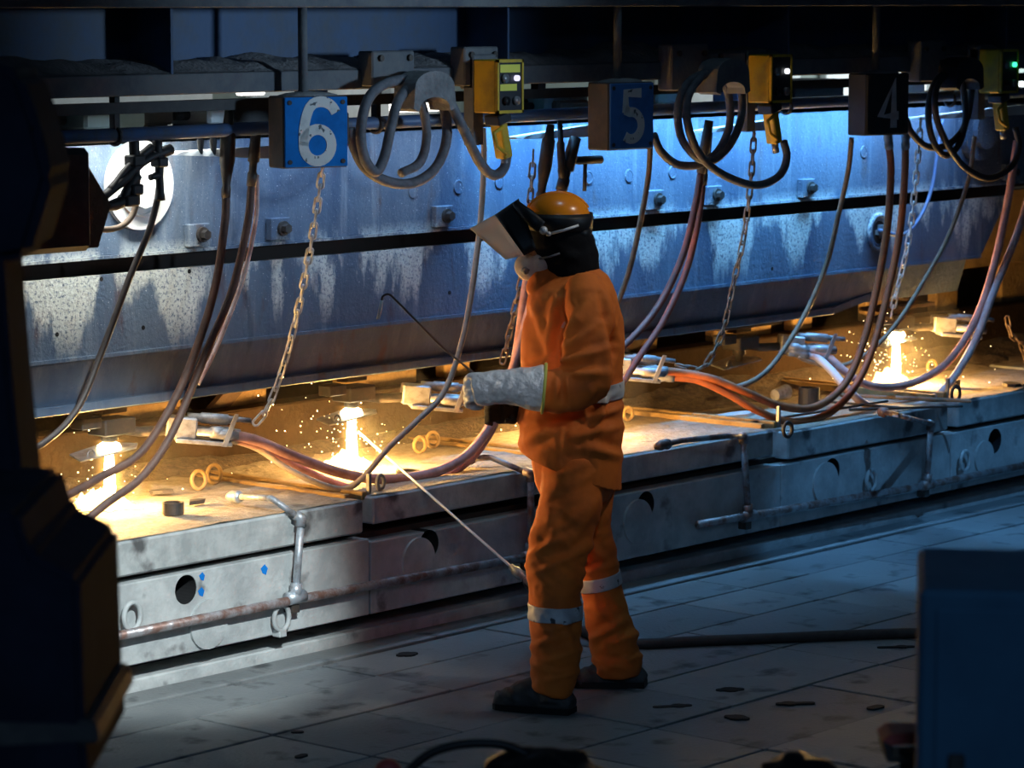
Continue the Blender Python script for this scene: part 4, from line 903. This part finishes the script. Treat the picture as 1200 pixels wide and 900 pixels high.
S = spline([PZ(x, y, .022) for x, y in [(682, 742), (700, 735), (733, 720), (741, 706)]], 6)

# ================================================================== DARK FOREGROUND
def fbox(b, x0, y0, x1, y1, d, th, bev=.01):
    """box facing the lens plane: pixel rectangle at depth d with thickness th"""
    c = [PD(x0, y0, d), PD(x1, y0, d), PD(x1, y1, d), PD(x0, y1, d)]
    back = Vector((FWD.x, FWD.y, 0)).normalized() * th
    return prism(b, c, back)
o0 = PD(60, 700, 6.2); o0.z = -.02
t = thing('torch_stand', 'unlit dark machine stand filling the left foreground', 'machine', o0)
def fg(name, polys, d, th, mt, par, o0_, bev=.012):
    b = nb()
    for poly in polys: prism(b, [PD(x, y, d) - o0_ for x, y in poly], Vector((FWD.x, FWD.y, 0)).normalized() * -th)
    fixn(b); bmesh.ops.bevel(b, geom=b.edges[:], offset=bev, segments=2, affect='EDGES'); return obj(name, b, mt, par)
fg('column', [[(-60, 250), (24, 260), (36, 420), (50, 560), (-60, 560)]], 6.3, .25, 'navy_machine', t, o0)
fg('head', [[(-60, 66), (24, 66), (52, 84), (72, 140), (86, 200), (60, 288), (-60, 310)]], 6.35, .3, 'navy_machine', t, o0, .02)
fg('body', [[(-60, 545), (72, 548), (86, 592), (138, 618), (144, 790), (148, 838), (-60, 852)]], 6.1, .55, 'navy_machine', t, o0, .012)
fg('ledge', [[(-60, 770), (152, 776), (158, 800), (-60, 812)]], 6.05, .5, 'black_steel', t, o0, .006)
fg('base_block', [[(-60, 845), (92, 848), (90, 880), (62, 905), (62, 990), (-60, 990)]], 6.0, .5, 'navy_machine', t, o0, .01)
p = PD(20, 980, 6.2) - o0; b = nb(); box(b, p.x - .14, p.x + .14, p.y - .2, p.y + .2, 0, p.z + .05, bevel=.01); obj('pedestal', b, 'navy_machine', t)
o0 = PD(1150, 800, 5.6); o0.z = -.02
t = thing('control_cabinet', 'dark navy cabinet blurred in the right foreground', 'cabinet', o0)
RH = Vector((RIGHT.x, RIGHT.y, 0)).normalized(); FH = Vector((FWD.x, FWD.y, 0)).normalized()
c0 = PD(1077, 692, 5.6) - o0
def cbox(name, u0, u1, v0, v1, z0, z1, mt, bev=.01):
    b = nb(); M = Matrix((RH, FH, ZA)).transposed().to_4x4() @ Matrix.Rotation(R(-7), 4, 'Z'); M.translation = Vector((c0.x, c0.y, 0)); box(b, u0, u1, v0, v1, z0, z1, M, bev); return obj(name, b, mt, t)
zt = c0.z
cbox('shell', 0, .75, 0, .45, .75, zt, 'cabinet_navy'); cbox('lower_shell', .004, .75, .004, .45, .0, .75, 'black_steel')
cbox('door_panel', .03, .40, -.012, 0, .72 + (zt - .75) * .42, zt - .03, 'cabinet_navy', .004); cbox('skirt', -.004, .75, -.02, 0, .60, .72 + (zt - .75) * .36, 'black_steel', .01)
b = nb(); M = Matrix((RH, FH, ZA)).transposed().to_4x4(); M.translation = Vector((c0.x, c0.y, 0))
cbox('handle', .055, .085, -.035, -.012, .75 + (zt - .75) * .42, .75 + (zt - .75) * .62, 'black_steel', .004)
for i in range(4): cbox('vent_tube', .05 + i * .065, .085 + i * .065, -.05, -.018, .40, .72 + (zt - .75) * .02, 'grey_metal' if False else 'cabinet_navy', .004)
# red clamp and cable heap on a rail in front
def rail_obj():
    o0 = PD(640, 930, 6.9); t = thing('front_rail', 'black rail with posts below the bottom edge of the view', 'rail', (o0.x, o0.y, -.02)); O = Vector((o0.x, o0.y, -.02))
    a = PD(380, 925, 6.9) - O; c = PD(1085, 925, 6.9) - O; b = nb(); cyl(b, a, c, .03, 14); obj('top_rail', b, 'black_steel', t, True)
    for f in (.02, .5, .98):
        p = a.lerp(c, f); b = nb(); cyl(b, Vector((p.x, p.y, 0)), p, .022, 12); obj('post', b, 'black_steel', t, True)
rail_obj()
def heap(lb, px_, py_, rx, rz, seed, cat='heap'):
    c = PD(px_, py_, 6.9); b = nb(); bmesh.ops.create_icosphere(b, subdivisions=4, radius=1)
    for v in b.verts:
        n_ = noise.noise(v.co * 2.2 + Vector((seed, 0, 0))); s = 1 + .28 * n_
        v.co = RH * (v.co.x * rx * s) + FH * (v.co.y * .12 * s) + ZA * (v.co.z * rz * s)
    tag(obj('cable_heap', b, 'rubber_black', None, True, c), lb, cat)
heap('black lumpy bundle at the bottom edge below the worker', 632, 912, .135, .062, 3)
heap('black bundle at the bottom edge right of the worker', 938, 916, .095, .058, 9)
b = nb(); o0 = PD(470, 915, 6.9); tube(b, [p - o0 for p in spline([PD(x, y, 6.9) for x, y in [(450, 935), (490, 893), (520, 877), (560, 871), (600, 876), (640, 900), (660, 925)]], 8)], .010, 10)
tag(obj('cable_loop', b, 'rubber_black', None, True, o0), 'black cable arching at the bottom edge', 'cable')
b = nb(); o0 = PD(455, 905, 6.9); bmesh.ops.create_icosphere(b, subdivisions=3, radius=.03)
tag(obj('rail_knob', b, 'red_paint', None, True, o0), 'dark red knob at the bottom edge', 'knob')
o0 = PD(1058, 880, 6.4); t = thing('red_clamp', 'red painted clamp beside the dark cabinet', 'clamp', o0)
for nm, poly, mt in (('upper_jaw', [(1034, 868), (1045, 860), (1090, 860), (1090, 872), (1046, 874)], 'red_paint'), ('lower_jaw', [(1034, 868), (1046, 874), (1046, 888), (1090, 888), (1090, 896), (1040, 893)], 'black_steel')):
    b = nb(); prism(b, [PD(x, y, 6.4) - o0 for x, y in poly], FH * .1); obj(nm, fixn(b), mt, t)
b = nb(); p = PD(1085, 880, 6.4) - o0; box(b, p.x - .02, p.x + .02, p.y + .0, p.y + .05, -o0.z - .02, p.z); obj('stand', b, 'black_steel', t)

# ================================================================== WORKER
D0 = 11.5
HOR = Vector((FWD.x, FWD.y, 0)).normalized()
ROOT = PZ(668, 824, 0); ROOT.z = 0
def Q(x, y, b=0.0): return PD(x, y, D0 + b) - ROOT
def limb(bm, st, n=20, pw=1.0):
    """closed loft; station = (px, py, depth offset, half width px, half depth m)"""
    C = [Q(s[0], s[1], s[2]) for s in st]; secs = []
    for i, s in enumerate(st):
        t = (C[min(i + 1, len(C) - 1)] - C[max(i - 1, 0)]).normalized()
        a = HOR - t * HOR.dot(t); a.normalize(); c = t.cross(a); rw = s[3] * (D0 + s[2]) / F; rd = s[4]; sec = []
        for k in range(n):
            th = 2 * math.pi * k / n; ct, sn = math.cos(th), math.sin(th)
            if pw != 1.0: ct = math.copysign(abs(ct) ** pw, ct); sn = math.copysign(abs(sn) ** pw, sn)
            sec.append(C[i] + a * (rd * ct) + c * (rw * sn))
        secs.append(sec)
    rings(bm, secs)
def ball(bm, x, y, b, rw, rh, rd):
    g = bmesh.ops.create_icosphere(bm, subdivisions=3, radius=1); c = Q(x, y, b); k = (D0 + b) / F
    for v in g['verts']: v.co = c + RH * (v.co.x * rw * k) + HOR * (v.co.y * rd) + ZA * (v.co.z * rh * k)
def fuse(o, voxel, it=6, fac=.5):
    def m_(q):
        r = q.modifiers.new('r', 'REMESH'); r.mode = 'VOXEL'; r.voxel_size = voxel; r.use_smooth_shade = True
        s = q.modifiers.new('s', 'SMOOTH'); s.factor = fac; s.iterations = it
    baked(o, m_); return o
def folds(o, fl, amp_noise=.004, seed=0.0, gain=1.0):
    """push cloth in and out along fold lines given in picture coordinates"""
    me = o.data; n = len(me.vertices); co = np.empty(n * 3); me.vertices.foreach_get('co', co); co = co.reshape(-1, 3)
    no = np.empty(n * 3); me.vertex_normals.foreach_get('vector', no); no = no.reshape(-1, 3)
    wv = co + np.array(ROOT) - np.array(CAM); d = wv @ np.array(FWD); X = 600 + F * (wv @ np.array(RIGHT)) / d; Yp = 450 - F * (wv @ np.array(UP)) / d
    disp = np.zeros(n)
    for x0, y0, x1, y1, wd, am in fl:
        vx, vy = x1 - x0, y1 - y0; L2 = vx * vx + vy * vy; tt = np.clip(((X - x0) * vx + (Yp - y0) * vy) / L2, 0, 1)
        side = ((X - x0) * vy - (Yp - y0) * vx) / math.sqrt(L2); dist = np.hypot(X - x0 - tt * vx, Yp - y0 - tt * vy); e = np.sin(np.clip(tt, .04, .96) * math.pi) ** .5
        disp += gain * am * e * (np.exp(-(dist / wd) ** 2) - .7 * np.exp(-((dist - wd * 1.7) / wd) ** 2) * (side > 0))
    for i in range(n):
        p = Vector(co[i]); w_ = noise.noise_vector(p * 3 + Vector((seed, 0, 0))) * .12; p = p + w_; disp[i] += amp_noise * (noise.noise(Vector((p.x * 8 + seed, p.y * 8, p.z * 12))) + .6 * (1 - 2 * abs(noise.noise(Vector((p.x * 11, p.y * 11 + seed, p.z * 17))))))
    co2 = co + no * disp[:, None]; me.vertices.foreach_set('co', co2.ravel()); me.update()
    for f in me.polygons: f.use_smooth = True
def bisect(o, p, nrm):
    b = nb(); b.from_mesh(o.data); bmesh.ops.bisect_plane(b, geom=b.verts[:] + b.edges[:] + b.faces[:], plane_co=p, plane_no=nrm, clear_outer=True); b.to_mesh(o.data); b.free()
def plane2(x0, y0, x1, y1):
    """plane through a picture line, parallel to the view depth; normal to the right of the direction"""
    a, c = Q(x0, y0), Q(x1, y1); return a, (c - a).cross(HOR).normalized()
worker = thing('person', 'worker in orange high-visibility suit, hard hat and face shield, holding a rod', 'person', ROOT)
# --- continuous body under the clothes
bb = nb()
TOR = [(666, 322, .02, 18, .06), (668, 338, .02, 36, .15), (671, 355, .02, 44, .20), (672, 400, .02, 48, .18), (671, 450, .02, 48, .17), (671, 500, .02, 49, .17), (672, 560, .02, 44, .17)]
limb(bb, TOR)
limb(bb, [(655, 285, .02, 18, .055), (660, 305, .02, 19, .06), (666, 330, .02, 22, .07)])                   # neck
ball(bb, 655, 270, .02, 28, 36, .076); limb(bb, [(632, 289, .02, 8, .02), (615, 291, .02, 5, .012)]); ball(bb, 630, 298, .02, 16, 17, .055)   # skull, nose, jaw
ball(bb, 655, 278, -.06, 6, 10, .012); ball(bb, 655, 278, .10, 6, 10, .012)
limb(bb, [(685, 350, -.17, 18, .05), (691, 400, -.23, 18, .05), (688, 448, -.25, 16, .045)]); limb(bb, [(690, 452, -.25, 16, .045), (660, 457, -.27, 14, .04), (620, 456, -.28, 11, .032), (590, 455, -.28, 11, .018), (572, 456, -.275, 10, .016)])
limb(bb, [(670, 352, .22, 18, .05), (655, 410, .27, 18, .05), (648, 455, .25, 16, .045)]); limb(bb, [(650, 456, .25, 16, .045), (620, 474, .12, 12, .034), (600, 480, .05, 9, .018), (590, 482, .02, 8, .015)])
limb(bb, [(672, 550, -.08, 30, .09), (664, 610, -.10, 27, .085), (652, 670, -.15, 22, .07), (650, 740, -.19, 19, .06), (649, 815, -.20, 15, .045)]); limb(bb, [(660, 824, -.21, 9, .03), (620, 822, -.16, 10, .035), (596, 826, -.12, 6, .03)])
limb(bb, [(684, 550, .12, 28, .09), (690, 620, .14, 22, .085), (708, 690, .18, 19, .07), (722, 760, .22, 18, .06), (728, 790, .23, 14, .045)]); limb(bb, [(745, 796, .24, 8, .03), (715, 797, .24, 9, .035), (690, 800, .25, 6, .03)])
body = obj('body', fixn(bb), 'skin', worker, True); fuse(body, .011, 4)
# --- jacket
jb = nb()
limb(jb, [(660, 312, .02, 22, .085), (663, 322, .02, 36, .10), (667, 334, .02, 47, .165), (670, 350, .02, 52, .215), (671.5, 375, .02, 58, .205), (671, 410, .02, 60.5, .19), (669.5, 450, .02, 61, .185), (669, 490, .02, 61, .20), (669.5, 520, .02, 60, .20), (671, 550, .02, 58, .20), (672, 590, .02, 56, .20)], 28, .92)
limb(jb, [(640, 314, .02, 14, .06), (634, 326, .02, 15, .08), (630, 345, .02, 14, .09)], 16)      # stand-up collar front
limb(jb, [(684, 338, -.13, 24, .08), (688, 355, -.19, 29, .085), (689, 385, -.235, 30, .08), (688, 415, -.26, 29.5, .08), (687, 440, -.275, 28, .078), (686, 458, -.275, 24, .07)], 20)
limb(jb, [(702, 446, -.275, 17, .06), (690, 450, -.275, 26, .076), (672, 455, -.27, 28, .075), (650, 456, -.275, 25, .07), (634, 455, -.28, 23, .066), (618, 455, -.28, 20, .06)], 20)
limb(jb, [(676, 345, .19, 24, .08), (670, 370, .24, 30, .085), (657, 415, .27, 29, .08), (648, 450, .26, 27, .08)], 18)
limb(jb, [(655, 448, .26, 25, .075), (635, 465, .18, 22, .065), (612, 477, .09, 18, .055)], 18)
jacket = obj('jacket', fixn(jb), 'hivis', worker, True); fuse(jacket, .0085, 5)
folds(jacket, [(703, 346, 718, 400, 4, -.009), (718, 400, 712, 458, 4, -.009), (666, 360, 657, 395, 4, -.008), (657, 395, 653, 426, 4, -.007), (712, 456, 690, 478, 5, -.008), (652, 352, 640, 420, 5, .010), (660, 410, 700, 380, 5, .007), (656, 425, 712, 408, 5, .009), (662, 440, 706, 436, 5, .008), (660, 398, 690, 352, 6, .006), (708, 380, 716, 460, 6, .008),
     (716, 420, 700, 500, 5, .012), (640, 400, 622, 350, 6, .007), (612, 440, 650, 420, 5, .008), (628, 470, 632, 440, 4, .005), (648, 474, 654, 440, 4, .006), (668, 476, 664, 442, 4, .006), (690, 494, 728, 476, 5, .009), (670, 512, 728, 500, 6, .008), (640, 505, 612, 520, 6, .008), (650, 500, 655, 528, 6, .006), (690, 525, 728, 535, 6, .009), (625, 495, 690, 488, 8, -.012), (645, 370, 655, 345, 6, .007)], .0045, 1.0, 1.7)
p, n_ = plane2(606, 526, 684, 534); 
b = nb(); b.from_mesh(jacket.data)
# slanting hem: short at the front, dropped at the back
pa, na = plane2(600, 526, 740, 577)
if na.z > 0: na = -na
bmesh.ops.bisect_plane(b, geom=b.verts[:] + b.edges[:] + b.faces[:], plane_co=pa, plane_no=na, clear_outer=True)
b.to_mesh(jacket.data); b.free()
sd = jacket.modifiers.new('s', 'SOLIDIFY'); sd.thickness = .006; sd.offset = -1
# --- trousers
tr = nb()
limb(tr, [(672, 500, .02, 50, .175), (674, 540, .02, 50, .18), (676, 565, .02, 46, .175), (676, 590, .02, 36, .15)], 24)
limb(tr, [(674, 540, -.07, 38, .11), (672, 570, -.08, 37, .115), (668, 600, -.10, 36, .11), (655, 640, -.125, 36.5, .105), (650, 665, -.145, 34.5, .10), (651, 690, -.165, 30.5, .095), (651, 740, -.19, 30, .09), (651, 770, -.20, 28.5, .088), (648, 797, -.205, 27, .085), (645, 813, -.205, 22, .075)], 20)
limb(tr, [(690, 545, .10, 36, .11), (690, 580, .11, 29, .11), (688, 615, .13, 27, .105), (696, 650, .155, 25, .10), (705, 690, .185, 23.5, .095), (711, 720, .20, 26, .092), (719, 750, .22, 28, .09), (724, 775, .23, 28, .088), (725, 792, .235, 27, .082)], 20)
trousers = obj('trousers', fixn(tr), 'hivis', worker, True); fuse(trousers, .0085, 4)
folds(trousers, [(616, 652, 668, 628, 5, .011), (622, 676, 694, 640, 5, .010), (645, 632, 690, 590, 6, .010), (620, 664, 650, 690, 4, .007), (655, 668, 684, 690, 4, .007), (640, 575, 652, 640, 8, .006), (705, 575, 668, 640, 6, .009),
     (624, 722, 652, 748, 5, .008), (676, 722, 640, 742, 5, .008), (622, 758, 664, 744, 4, .010), (640, 776, 682, 758, 5, .012), (622, 774, 650, 792, 4, .011), (632, 800, 678, 786, 4, .012), (660, 720, 672, 760, 5, .007),
     (690, 640, 714, 662, 5, .010), (684, 672, 724, 660, 4, .009), (692, 712, 726, 730, 5, .009), (690, 752, 732, 726, 5, .011), (712, 756, 752, 740, 5, .010), (698, 772, 736, 784, 4, .010), (704, 786, 750, 768, 4, .010)], .0075, 4.0, 1.0)
pa, na = plane2(600, 800, 760, 803)
# open the leg bottoms a little above the soles
# --- reflective bands cut from the cloth surface and lifted off it
def band(src, lines, keep, name, lift=.005):
    b = nb(); b.from_mesh(src.data)
    for v in b.verts: v.normal_update()
    for (x0, y0, x1, y1), sgn in lines:
        pc, pn = plane2(x0, y0, x1, y1)
        if pn.z * sgn < 0: pn = -pn
        bmesh.ops.bisect_plane(b, geom=b.verts[:] + b.edges[:] + b.faces[:], plane_co=pc, plane_no=pn, clear_outer=True)
    kill = [v for v in b.verts if not keep(*toPx(v.co + ROOT))]; bmesh.ops.delete(b, geom=kill, context='VERTS')
    b.normal_update()
    for v in b.verts: v.co += v.normal * lift
    o = obj(name, b, 'reflective', worker, True); s_ = o.modifiers.new('s', 'SOLIDIFY'); s_.thickness = .004; s_.offset = -1; return o
band(trousers, [((610, 696, 700, 698), 1), ((610, 713, 700, 714), -1)], lambda x, y, d: d < D0 + .02 and x < 690, 'reflective_band')
band(trousers, [((680, 688, 735, 676), 1), ((680, 704, 735, 692), -1)], lambda x, y, d: d > D0 + .05 or x > 690, 'reflective_band')
band(jacket, [((600, 452, 740, 446), 1), ((600, 471, 740, 465), -1)], lambda x, y, d: x > 690 and d > D0 - .185, 'reflective_band')
# --- boots
def boot(st, shaft, name_lb):
    q = nb(); limb(q, st, 18); limb(q, shaft, 16); o = obj('boot', fixn(q), 'boot_leather', worker, True); fuse(o, .006, 3)
    me = o.data; co = np.empty(len(me.vertices) * 3); me.vertices.foreach_get('co', co); co = co.reshape(-1, 3); co[:, 2] = np.maximum(co[:, 2], .012); me.vertices.foreach_set('co', co.ravel()); me.update()
    for f in me.polygons: f.use_smooth = True
    folds(o, [(s_[0] - 6, s_[1] - 14, s_[0] + 10, s_[1] + 6, 3, .005) for s_ in st[1:5]], .0035, 7.0)
    # sole from the footprint
    C = [Q(s[0], s[1], s[2]) for s in st]; L_, R_ = [], []
    for i, c in enumerate(C):
        d = (C[min(i + 1, len(C) - 1)] - C[max(i - 1, 0)]); d.z = 0; d.normalize(); s_ = Vector((-d.y, d.x, 0)) * (st[i][4] + .004)
        L_.append(Vector((c.x, c.y, 0)) + s_); R_.append(Vector((c.x, c.y, 0)) - s_)
    q = nb(); prism(q, L_ + list(reversed(R_)), Vector((0, 0, .022))); obj('sole', fixn(q), 'rubber_black', o)
    return o
boot([(580, 823, -.11, 4, .030), (585, 821, -.115, 11, .044), (598, 819, -.13, 15, .050), (616, 815, -.155, 19, .050), (632, 813, -.175, 24, .048), (660, 822, -.205, 17, .042), (671, 826, -.22, 9, .034)], [(646, 795, -.20, 19, .055), (648, 822, -.20, 19, .05)], 'near')
boot([(668, 801, .255, 4, .030), (674, 798, .255, 10, .044), (690, 795, .25, 14, .050), (706, 791, .245, 18, .050), (722, 789, .24, 22, .048), (748, 795, .235, 15, .042), (757, 798, .23, 8, .034)], [(728, 775, .235, 20, .055), (731, 797, .235, 19, .05)], 'far')
# --- hood, helmet, shield, mask
hb = nb(); limb(hb, [(655, 250, .02, 30, .10), (654, 264, .02, 37, .110), (656, 280, .02, 37, .110), (663, 294, .02, 37, .112), (669, 308, .02, 34, .116), (672, 326, .02, 32, .125)], 24)
hood = obj('hood', fixn(hb), 'hood_black', worker, True); fuse(hood, .008, 4); folds(hood, [(650, 290, 690, 310, 6, .006), (655, 305, 700, 295, 5, .005)], .003, 2)
hc = Q(654, 254, .02); kx = D0 / F
b = nb(); dome(b, (0, 0, 0), 37.5 * kx, .122, 28.5 * kx, 32, 10, 0, Matrix((RH, HOR, ZA)).transposed())
for v in b.verts: v.co += hc
hel = obj('helmet', b, 'helmet_orange', worker, True)
b = nb()
for y_, b_ in ((-.03, 0), (.03, 0), (0, 0)):
    S = [hc + RH * (37.9 * kx * math.cos(a)) + ZA * (28.9 * kx * math.sin(a)) * 1.0 + HOR * y_ for a in [math.pi * (.12 + .76 * k / 14) for k in range(15)]]
    if y_ == 0: tube(b, S, .005, 6)
obj('crown_ridge', b, 'helmet_orange', hel, True)
b = nb(); secs = []
for z, rx, ry in ((253, 37.5, .122), (249, 39.5, .128), (256, 40.0, .130), (268, 38.5, .126), (270, 35, .118)):
    secs.append([Q(655.5, z, .02) + RH * (rx * kx * math.cos(2 * math.pi * k / 32)) + HOR * (ry * math.sin(2 * math.pi * k / 32)) for k in range(32)])
rings(b, secs); obj('rim_band', fixn(b), 'rubber_black', hel, True)
b = nb(); ball(b, 681, 272, .02, 13, 13, .085); obj('nape_guard', b, 'rubber_black', hel, True)
b = nb(); ball(b, 637, 270, -.115, 5, 5, .016); ball(b, 643, 274, -.12, 3, 3, .012); limb(b, [(640, 275, -.12, 1.6, .005), (660, 270, -.125, 1.6, .005), (678, 264, -.12, 1.6, .005)], 8); obj('visor_hinge', b, 'chain_steel', hel, True)
def shield(s0, s1, name, mt, par):
    """part of the curved face shield between two edges given as (apex, side vector)"""
    q = nb(); n = 20; rows = []
    for i in range(5):
        f = i / 4; ax = [s0[0][k] * (1 - f) + s1[0][k] * f for k in (0, 1)]; sv = [s0[1][k] * (1 - f) + s1[1][k] * f for k in (0, 1)]; row = []
        for k in range(n + 1):
            th = R(-92 + 184 * k / n); g = 1 - math.cos(th); row.append(q.verts.new(Q(ax[0] + sv[0] * g, ax[1] + sv[1] * g, .02 + .125 * math.sin(th))))
        rows.append(row)
    for a, c in zip(rows, rows[1:]):
        for k in range(n): q.faces.new((a[k], a[k + 1], c[k + 1], c[k]))
    o = obj(name, fixn(q), mt, par, True); s_ = o.modifiers.new('s', 'SOLIDIFY'); s_.thickness = .003; s_.offset = 0; return o
e0, e1, e2 = ((608, 233), (20, 57)), ((580, 252), (33, 46)), ((551, 268), (40, 35))
sh_ = shield(e0, e1, 'visor_holder', 'rubber_black', hel); shield(e1, e2, 'face_shield', 'shield_amber', hel)
b = nb(); limb(b, [(606, 240, -.03, 5, .02), (618, 252, -.09, 8, .012), (634, 266, -.122, 8, .01)], 12); limb(b, [(606, 240, .07, 5, .02), (618, 252, .13, 8, .012), (634, 266, .162, 8, .01)], 12); obj('visor_arm', b, 'rubber_black', hel, True)
b = nb(); ball(b, 622, 312, .02, 19.5, 17.5, .066); ball(b, 634, 309, .02, 16, 17, .078); msk = obj('respirator', b, 'mask_white', worker, True); fuse(msk, .005, 5)
b = nb(); ball(b, 616, 317, -.03, 5, 5, .018); limb(b, [(611, 318, -.045, 1.5, .006), (616, 314, -.05, 1.5, .006), (620, 317, -.045, 1.5, .006)], 8); obj('exhale_valve', b, 'grey_metal', msk, True)
b = nb(); limb(b, [(632, 303, -.055, 1.2, .004), (644, 301, -.092, 1.2, .004), (656, 297, -.10, 1.2, .004)], 8); obj('strap', b, 'cable_grey', msk, True)
# --- gloves
def finger(bm, pts, r):
    S = spline([Q(*p) for p in pts], 5); n = len(S); tube(bm, S, [r * (1 - .22 * i / (n - 1)) for i in range(n)], 12)
lg = nb()      # near hand: aluminised gauntlet, fist closed on the rod
limb(lg, [(637, 455, -.285, 28, .082), (624, 455, -.285, 25.5, .074), (606, 453, -.285, 22, .062), (590, 453, -.285, 20, .054), (578, 454, -.28, 20, .05), (566, 456, -.275, 20, .048), (556, 458, -.27, 17, .042)], 22)
for i, (y0, y1, y2, y3) in enumerate(((440, 441, 449, 456), (449, 450, 458, 464), (458, 460, 467, 471), (466, 468, 474, 477))):
    finger(lg, [(566, y0, -.285), (551 - (i == 1) * 2, y1, -.275), (547, y2, -.235), (556, y3, -.215), (566, y3 - 1, -.22)], .0135 - .0008 * (i == 3))
finger(lg, [(580, 446, -.25), (566, 442, -.225), (556, 446, -.21)], .0145)
left_glove = obj('silver_gauntlet', fixn(lg), 'aluminised', worker, True); fuse(left_glove, .0045, 2, .4)
folds(left_glove, [(585, 436, 575, 470, 4, .006), (600, 440, 590, 468, 4, .005), (612, 435, 606, 470, 5, .004), (570, 445, 585, 455, 4, .004)], .003, 5)
b = nb(); S = [Q(637.5, 455, -.285) + HOR * (.084 * math.cos(2 * math.pi * k / 28)) + (Q(640, 427, -.285) - Q(635, 483, -.285)) * (.51 * math.sin(2 * math.pi * k / 28)) for k in range(28)]
tube(b, S, .006, 8, False, True); obj('cuff_trim', b, 'glove_trim', left_glove, True)
rg = nb()      # far hand: black glove lower down the rod
limb(rg, [(618, 474, .13, 19, .058), (604, 479, .07, 16, .048), (594, 482, .03, 15, .04), (584, 483, -.01, 14, .036)], 18)
for i, (y0, dy) in enumerate(((474, 0), (480, 1), (486, 2), (491, 2))):
    finger(rg, [(588, y0, .0), (575, y0 + dy - 1, -.02), (570, y0 + dy + 2, .02), (577, y0 + dy + 4, .05)], .0115 - .0008 * (i == 3))
finger(rg, [(598, 488, .0), (602, 494, -.03), (592, 493, -.045)], .012)
right_glove = obj('black_glove', fixn(rg), 'glove_black', worker, True); fuse(right_glove, .0045, 2, .4)
# --- tool in the hands
o0 = PD(600, 476, D0 - .10)
rod = thing('hooked_rod', 'thin rod with bent pale tip held in the worker\'s hands', 'rod', o0)
def rq(x, y, b): return PD(x, y, D0 + b) - o0
S = [rq(603, 478, .03), rq(560, 443, -.23), rq(520, 408, -.36), rq(466, 356, -.55)]
S = [rq(600, 476, .0)] + spline([rq(560, 441, -.235), rq(520, 408, -.26), rq(480, 368, -.28), rq(464, 352, -.285), (rq(456, 345, -.285)), rq(449, 347, -.285), rq(447, 354, -.285)], 6)
b = nb(); tube(b, S, .0042, 8); obj('shaft', b, 'rod_dark', rod, True)
b = nb(); tube(b, [rq(447.2, 352, -.285), rq(446, 362, -.285), rq(443, 374, -.285)], .0062, 8); obj('tip', b, 'rod_steel', rod, True)
